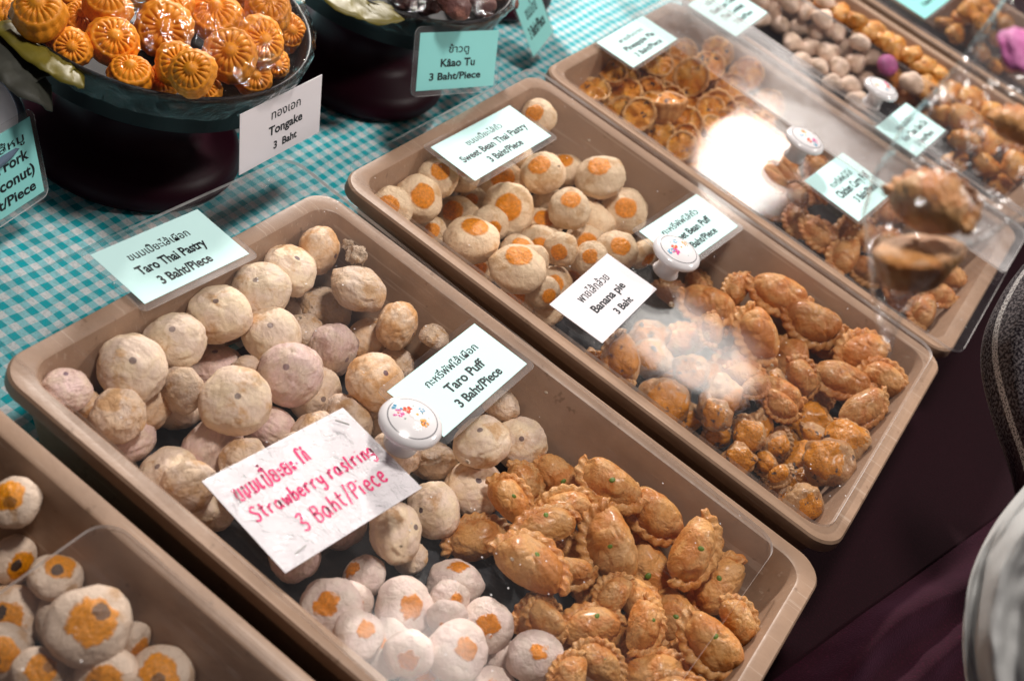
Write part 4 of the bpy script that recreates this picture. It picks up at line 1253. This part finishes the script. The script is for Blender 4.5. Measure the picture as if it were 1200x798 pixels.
rng = random.Random(11)
rootlist = []
for tray, kind, desc, p, r, ex, rp in built:
    me = rng.choice(MESH[kind])
    o = link(NAMES[kind], me)
    to_cam = (CAM - p).normalized()
    if isinstance(ex, tuple):                                   # which way the marked top of the pastry faces
        dx, dy = ex
        dz = math.sqrt(max(0.05, 1 - dx * dx - dy * dy))
        zax = (VIEW_R * dx - VIEW_U * dy + to_cam * dz).normalized()
        xax = zax.orthogonal().normalized()
        xax = Matrix.Rotation(rng.uniform(0, 6.28), 3, zax) @ xax
    elif ex is not None:                                        # puffs: crimped edge points along an image angle
        zax = (Vector((0, 0, 1)) * 0.55 + to_cam * 0.75 + Vector((rng.uniform(-.3, .3), rng.uniform(-.3, .3), 0))).normalized()
        a = R(ex)
        e = VIEW_R * math.cos(a) + VIEW_U * math.sin(a)
        yax = (e - zax * e.dot(zax)).normalized()
        xax = yax.cross(zax)
    else:
        zax = Vector((rng.uniform(-.5, .5), rng.uniform(-.5, .5), 1)).normalized()
        xax = Matrix.Rotation(rng.uniform(0, 6.28), 3, zax) @ zax.orthogonal().normalized()
    yax = zax.cross(xax)
    s = r * (1.10 if kind == 'pie' else 0.94 if kind in ('puff_bean', 'banana') else 0.98)
    rot = Matrix((xax, yax, zax)).transposed()
    sc = Matrix.Diagonal((s * rng.uniform(.96, 1.05), s * rng.uniform(.96, 1.05), s * rng.uniform(.97, 1.03)))
    mw = (rot @ sc).to_4x4()
    mw.translation = p
    o.matrix_world = mw
    if kind == 'puff' and rp > 30:                              # a green pea pressed into the top
        q = link('green_pea', MESH['pea'][0], o)
        q.location = (rng.uniform(-.15, .15), 0.02 + rng.uniform(-.1, .1), 0.56)
        q.scale = (0.11, 0.085, 0.10)
        q.rotation_euler.z = rng.uniform(0, 3)
    rootlist.append((o, tray, kind, desc))

# labels: each pastry is named by its look and by its rank from something one can find
bycls = {}
for o, tray, kind, desc in rootlist:
    key = (tray, (ADJ.get(kind, '') + ' ' + desc).strip())
    bycls.setdefault(key, []).append((o, kind))
WHERE = {'A': 'taro tray', 'B': 'bean tray', 'C': 'pineapple tray', 'D': 'cookie tray', 'E': 'farthest tray', 'F': 'lower left tray', 'bowl1': 'orange cookie bowl', 'bowl2': 'dark cookie bowl'}
GROUPS = {'A': 'in the taro tray', 'B': 'in the bean tray', 'C': 'in the pineapple tray', 'D': 'in the cookie tray', 'E': 'in the farthest tray', 'F': 'in the lower left tray', 'bowl1': 'in the orange cookie bowl', 'bowl2': 'in the dark cookie bowl'}
for (tray, what), lst in bycls.items():
    cand = []
    for (lp, ln) in LAND[tray]:
        ds = sorted((math.dist(pix(o.matrix_world.translation), lp), i) for i, (o, k) in enumerate(lst))
        for rank, (d, i) in enumerate(ds): cand.append((rank, d, i, ln))
    cand.sort(key=lambda c: (c[0], c[1]))
    done = set()
    for rank, d, i, ln in cand:
        if i in done: continue
        done.add(i)
        o, kind = lst[i]
        if len(lst) == 1: lab = f'{what} near {ln}'
        else: lab = f'{what}, {ORD[min(rank, 24)]} to {ln}'
        if len(lab.split()) < 4: lab += ' in its tray'
        props(o, lab, CATS.get(kind, 'pastry'), NAMES[kind].replace('_', ' ') + ' pieces ' + GROUPS[tray])

# ------------------------------------------------------------------ clear bag of broken puffs held in front of the far trays
BD = 0.48


def cam_point(px, py, d): return CAM + ray(px, py) * d


def loft_bag():
    Lp = [(1041, 417), (1024, 368), (1017, 310), (1010, 250), (1022, 205), (1062, 140), (1120, 78), (1188, -20), (1240, -90)]
    Rp = [(1043, 417), (1057, 372), (1084, 340), (1118, 306), (1162, 276), (1210, 245), (1262, 205), (1310, 130), (1340, 40)]
    V, F = [], []
    NTt, NC = 60, 40
    for i in range(NTt + 1):
        t = i / NTt * (len(Lp) - 1)
        k = min(int(t), len(Lp) - 2); f = t - k
        f = f * f * (3 - 2 * f) * 0.5 + f * 0.5
        l = Vector(Lp[k]).lerp(Vector(Lp[k + 1]), f); r = Vector(Rp[k]).lerp(Vector(Rp[k + 1]), f)
        c, hw = (l + r) / 2, (r - l) / 2
        th = 0.024 * min(1, (i / NTt) * 3.2) + 0.001
        for j in range(NC):
            a = 2 * math.pi * j / NC
            e = c + hw * math.cos(a)
            wv = 0.006 * noise.noise(Vector((i * 0.22, math.cos(a) * 3, math.sin(a) * 3 + 7))) * min(1, i / 12)
            V.append(cam_point(e.x, e.y, BD - th * math.sin(a) + wv))
    for i in range(NTt):
        for j in range(NC):
            j2 = (j + 1) % NC
            F.append((i * NC + j, i * NC + j2, (i + 1) * NC + j2, (i + 1) * NC + j))
    F.append(tuple(range(NC))[::-1])
    return mesh('plastic_bag', V, F, M['bag'])


bag = link('plastic_bag', loft_bag())
props(bag, 'clear plastic bag with broken puffs held in front of the far trays', 'plastic bag')


def bag_piece(name, me, label, px, py, rp, ang, zmix, d=BD, sc=(1, 1, 1), cat='puff'):
    p = cam_point(px, py, d)
    s = rp * d / FPX
    zax = (VIEW_B * zmix[2] + VIEW_R * zmix[0] + VIEW_U * zmix[1]).normalized()
    e = VIEW_R * math.cos(R(ang)) + VIEW_U * math.sin(R(ang))
    yax = (e - zax * e.dot(zax)).normalized()
    xax = yax.cross(zax)
    o = link(name, me)
    mw = (Matrix((xax, yax, zax)).transposed() @ Matrix.Diagonal((s * sc[0], s * sc[1], s * sc[2]))).to_4x4()
    mw.translation = p
    o.matrix_world = mw
    props(o, label, cat, 'puff pieces in the plastic bag')
    return o


def half_puff(name):
    """a bitten half: rounded brown crust below, rough pale cut face on top"""
    V, F, fm = [], [], []
    NA, NR = 56, 12
    rings = []
    for i in range(NR + 1):
        t = i / NR
        for k in range(NA):
            a = 2 * math.pi * k / NA
            if i <= 8:
                q = i / 8
                rr, z = math.sin(q * math.pi / 2) ** 0.75, -1.0 + 1.0 * (1 - math.cos(q * math.pi / 2)) ** 0.9
            else:
                q = (i - 8) / 4
                rr, z = 1 - q * 0.999, 0.02 + 0.05 * q
            p = Vector((rr * math.cos(a) * 1.15, rr * math.sin(a) * 0.62, z))
            p *= 1 + 0.10 * noise.noise(p * 1.6 + Vector((4, 1, 0)))
            if i > 8: p.z += 0.10 * noise.noise(p * 4)
            V.append(p)
    for i in range(NR):
        for k in range(NA):
            k2 = (k + 1) % NA
            F.append((i * NA + k, i * NA + k2, (i + 1) * NA + k2, (i + 1) * NA + k)); fm.append(1 if i >= 8 else 0)
    return mesh(name, V, F, [M['puff_bean'], M['cut']], fmat=fm)


bag_piece('curry_puff', MESH['puff_bean'][2], 'brown curry puff on top inside the clear plastic bag', 1092, 238, 52, 55, (-.2, 0.55, 0.75), sc=(1.0, 1.12, 1.1))
bag_piece('broken_puff', half_puff('broken_puff'), 'broken half puff with pale crumb showing in the plastic bag', 1076, 292, 50, 100, (-.05, .86, .5), sc=(.95, 1.25, 1.1))
bag_piece('curry_puff', MESH['puff_bean'][0], 'blurred round puff in the bag at the right photo edge', 1196, 150, 34, 60, (0, .4, .8), d=BD - 0.004)
bag_piece('pink_wrapper', MESH['pinkpaper'][0], 'blurred bright pink wrapper in the upper part of the plastic bag', 1200, 62, 30, 20, (0, .4, .8), d=0.45, sc=(1.2, .9, .5), cat='wrapper')


# ------------------------------------------------------------------ cloths at the right: table cloth fold, plum piece, woven cloth, grey cloth
def grid_cloth(name, fn, nu, nv, mat, uv=False):
    V = [fn(i / nu, j / nv) for i in range(nu + 1) for j in range(nv + 1)]
    F = []
    for i in range(nu):
        for j in range(nv):
            a = i * (nv + 1) + j
            F.append((a, a + 1, a + nv + 2, a + nv + 1))
    me = mesh(name, V, F, mat)
    if uv:
        lay = me.uv_layers.new(name='UVMap')
        for lp in me.loops:
            i, j = divmod(lp.vertex_index, nv + 1)
            lay.data[lp.index].uv = (i / nu, j / nv)
    return me


def fold_fn(u, v):
    # v runs along the table front (lower left to upper right in the photo), u away from the trays
    a = Vector(at(860, 830, 0.010)).lerp(Vector(at(1215, 572, 0.010)), v)
    out = Vector((0.24, -0.17, 0)) * u
    w = u + 0.05 * math.sin(v * 4) + 0.04 * noise.noise(Vector((v * 3, u * 2, 7)))
    h = 0.0
    for c, s_, k in ((0.10, 0.045, 0.034), (0.25, 0.035, 0.026), (0.40, 0.05, 0.036), (0.58, 0.04, 0.028), (0.75, 0.05, 0.03), (0.92, 0.04, 0.03)):
        h += k * math.exp(-((w - c - 0.05 * v * math.sin(c * 20)) / s_) ** 2)
    h *= 0.7 + 0.5 * noise.noise(Vector((v * 2.5, u * 3, 1)))
    return a + out + Vector((0, 0, h + 0.004 * noise.noise(Vector((u * 14, v * 10, 4)))))


o = link('maroon_cloth', grid_cloth('maroon_cloth', fold_fn, 150, 90, M['plum']))
props(o, 'folded dark maroon cloth bunched at the lower right of the table', 'cloth')

def spline(P, v):
    t = v * (len(P) - 1)
    k = min(int(t), len(P) - 2); t -= k
    p0, p1, p2, p3 = [Vector(P[min(max(q, 0), len(P) - 1)]) for q in (k - 1, k, k + 1, k + 2)]
    return 0.5 * ((2 * p1) + (p2 - p0) * t + (2 * p0 - 5 * p1 + 4 * p2 - p3) * t * t + (3 * p1 - p0 - 3 * p2 + p3) * t ** 3)


def grey_fn(u, v):
    # hanging skirt of a shopper's garment: v goes down, u goes round
    a = math.pi * (0.05 + 0.9 * u)
    edge = [(1205, 560), (1165, 610), (1138, 665), (1128, 720), (1128, 775), (1140, 850)]
    e = spline(edge, v)
    w = 190
    c = e.x + w * (1 - math.cos(a)) / 2 * 1.05
    f = 0.010 * math.sin(u * 26 + 1.5 * math.sin(v * 3)) * (0.4 + 0.6 * v) + 0.007 * noise.noise(Vector((u * 7, v * 3, 2))) + 0.002 * noise.noise(Vector((u * 22, v * 9, 6)))
    return cam_point(c, e.y + 14 * math.sin(a), 0.62 - 0.055 * math.sin(a) - f)


o = link('grey_garment', grid_cloth('grey_garment', grey_fn, 90, 60, M['grey_cloth']))
o.modifiers.new('thickness', 'SOLIDIFY').thickness = 0.001
props(o, 'silvery grey draped fabric in the lower right corner', 'garment')


def woven_fn(u, v):
    edge = [(1195, 318), (1172, 350), (1152, 395), (1150, 440), (1165, 500), (1185, 560), (1200, 640)]
    e = spline(edge, v)
    a = math.pi * u * 0.8
    f = 0.006 * math.sin(u * 14 + v * 2) + 0.004 * noise.noise(Vector((u * 5, v * 5, 8)))
    return cam_point(e.x + 95 * (1 - math.cos(a)) / 2 * 1.3, e.y + 10 * u - 26 * math.sin(a), 0.80 - 0.05 * math.sin(a) - f)


o = link('woven_scarf', grid_cloth('woven_scarf', woven_fn, 60, 80, M['woven'], uv=True))
o.modifiers.new('thickness', 'SOLIDIFY').thickness = 0.001
props(o, 'dark woven scarf with white and orange stitched stripes at the right edge', 'scarf')

for i, (px, py, r) in enumerate(((548, 541, 4), (787, 357, 5), (352, 372, 2.5), (690, 165, 2.5), (655, 195, 2), (600, 655, 3), (470, 640, 2.5), (905, 428, 2.5), (1042, 372, 2), (640, 460, 2.5))):
    p = at(px, py, LIDZ + LIDT + 0.001)
    o = link('pastry_crumb', MESH['flake'][i % 2], loc=p)
    k = r * depth_at(p) / FPX
    o.scale = (k, k * 0.8, k * 0.6)
    o.rotation_euler.z = i * 1.7
    props(o, 'tiny pale crumb on a clear lid, ' + ('beside the painted knob and Taro Puff sign', 'right of the Banana pie card', 'over the taro balls', 'over the bean tray back wall, upper', 'over the bean tray back wall, lower',
          'over the taro puffs', 'below the strawberry card', 'over the golden bean puffs', 'near the bean tray right corner', 'beside the Taro Puff sign corner')[i], 'crumb', 'crumbs lying on the lids')
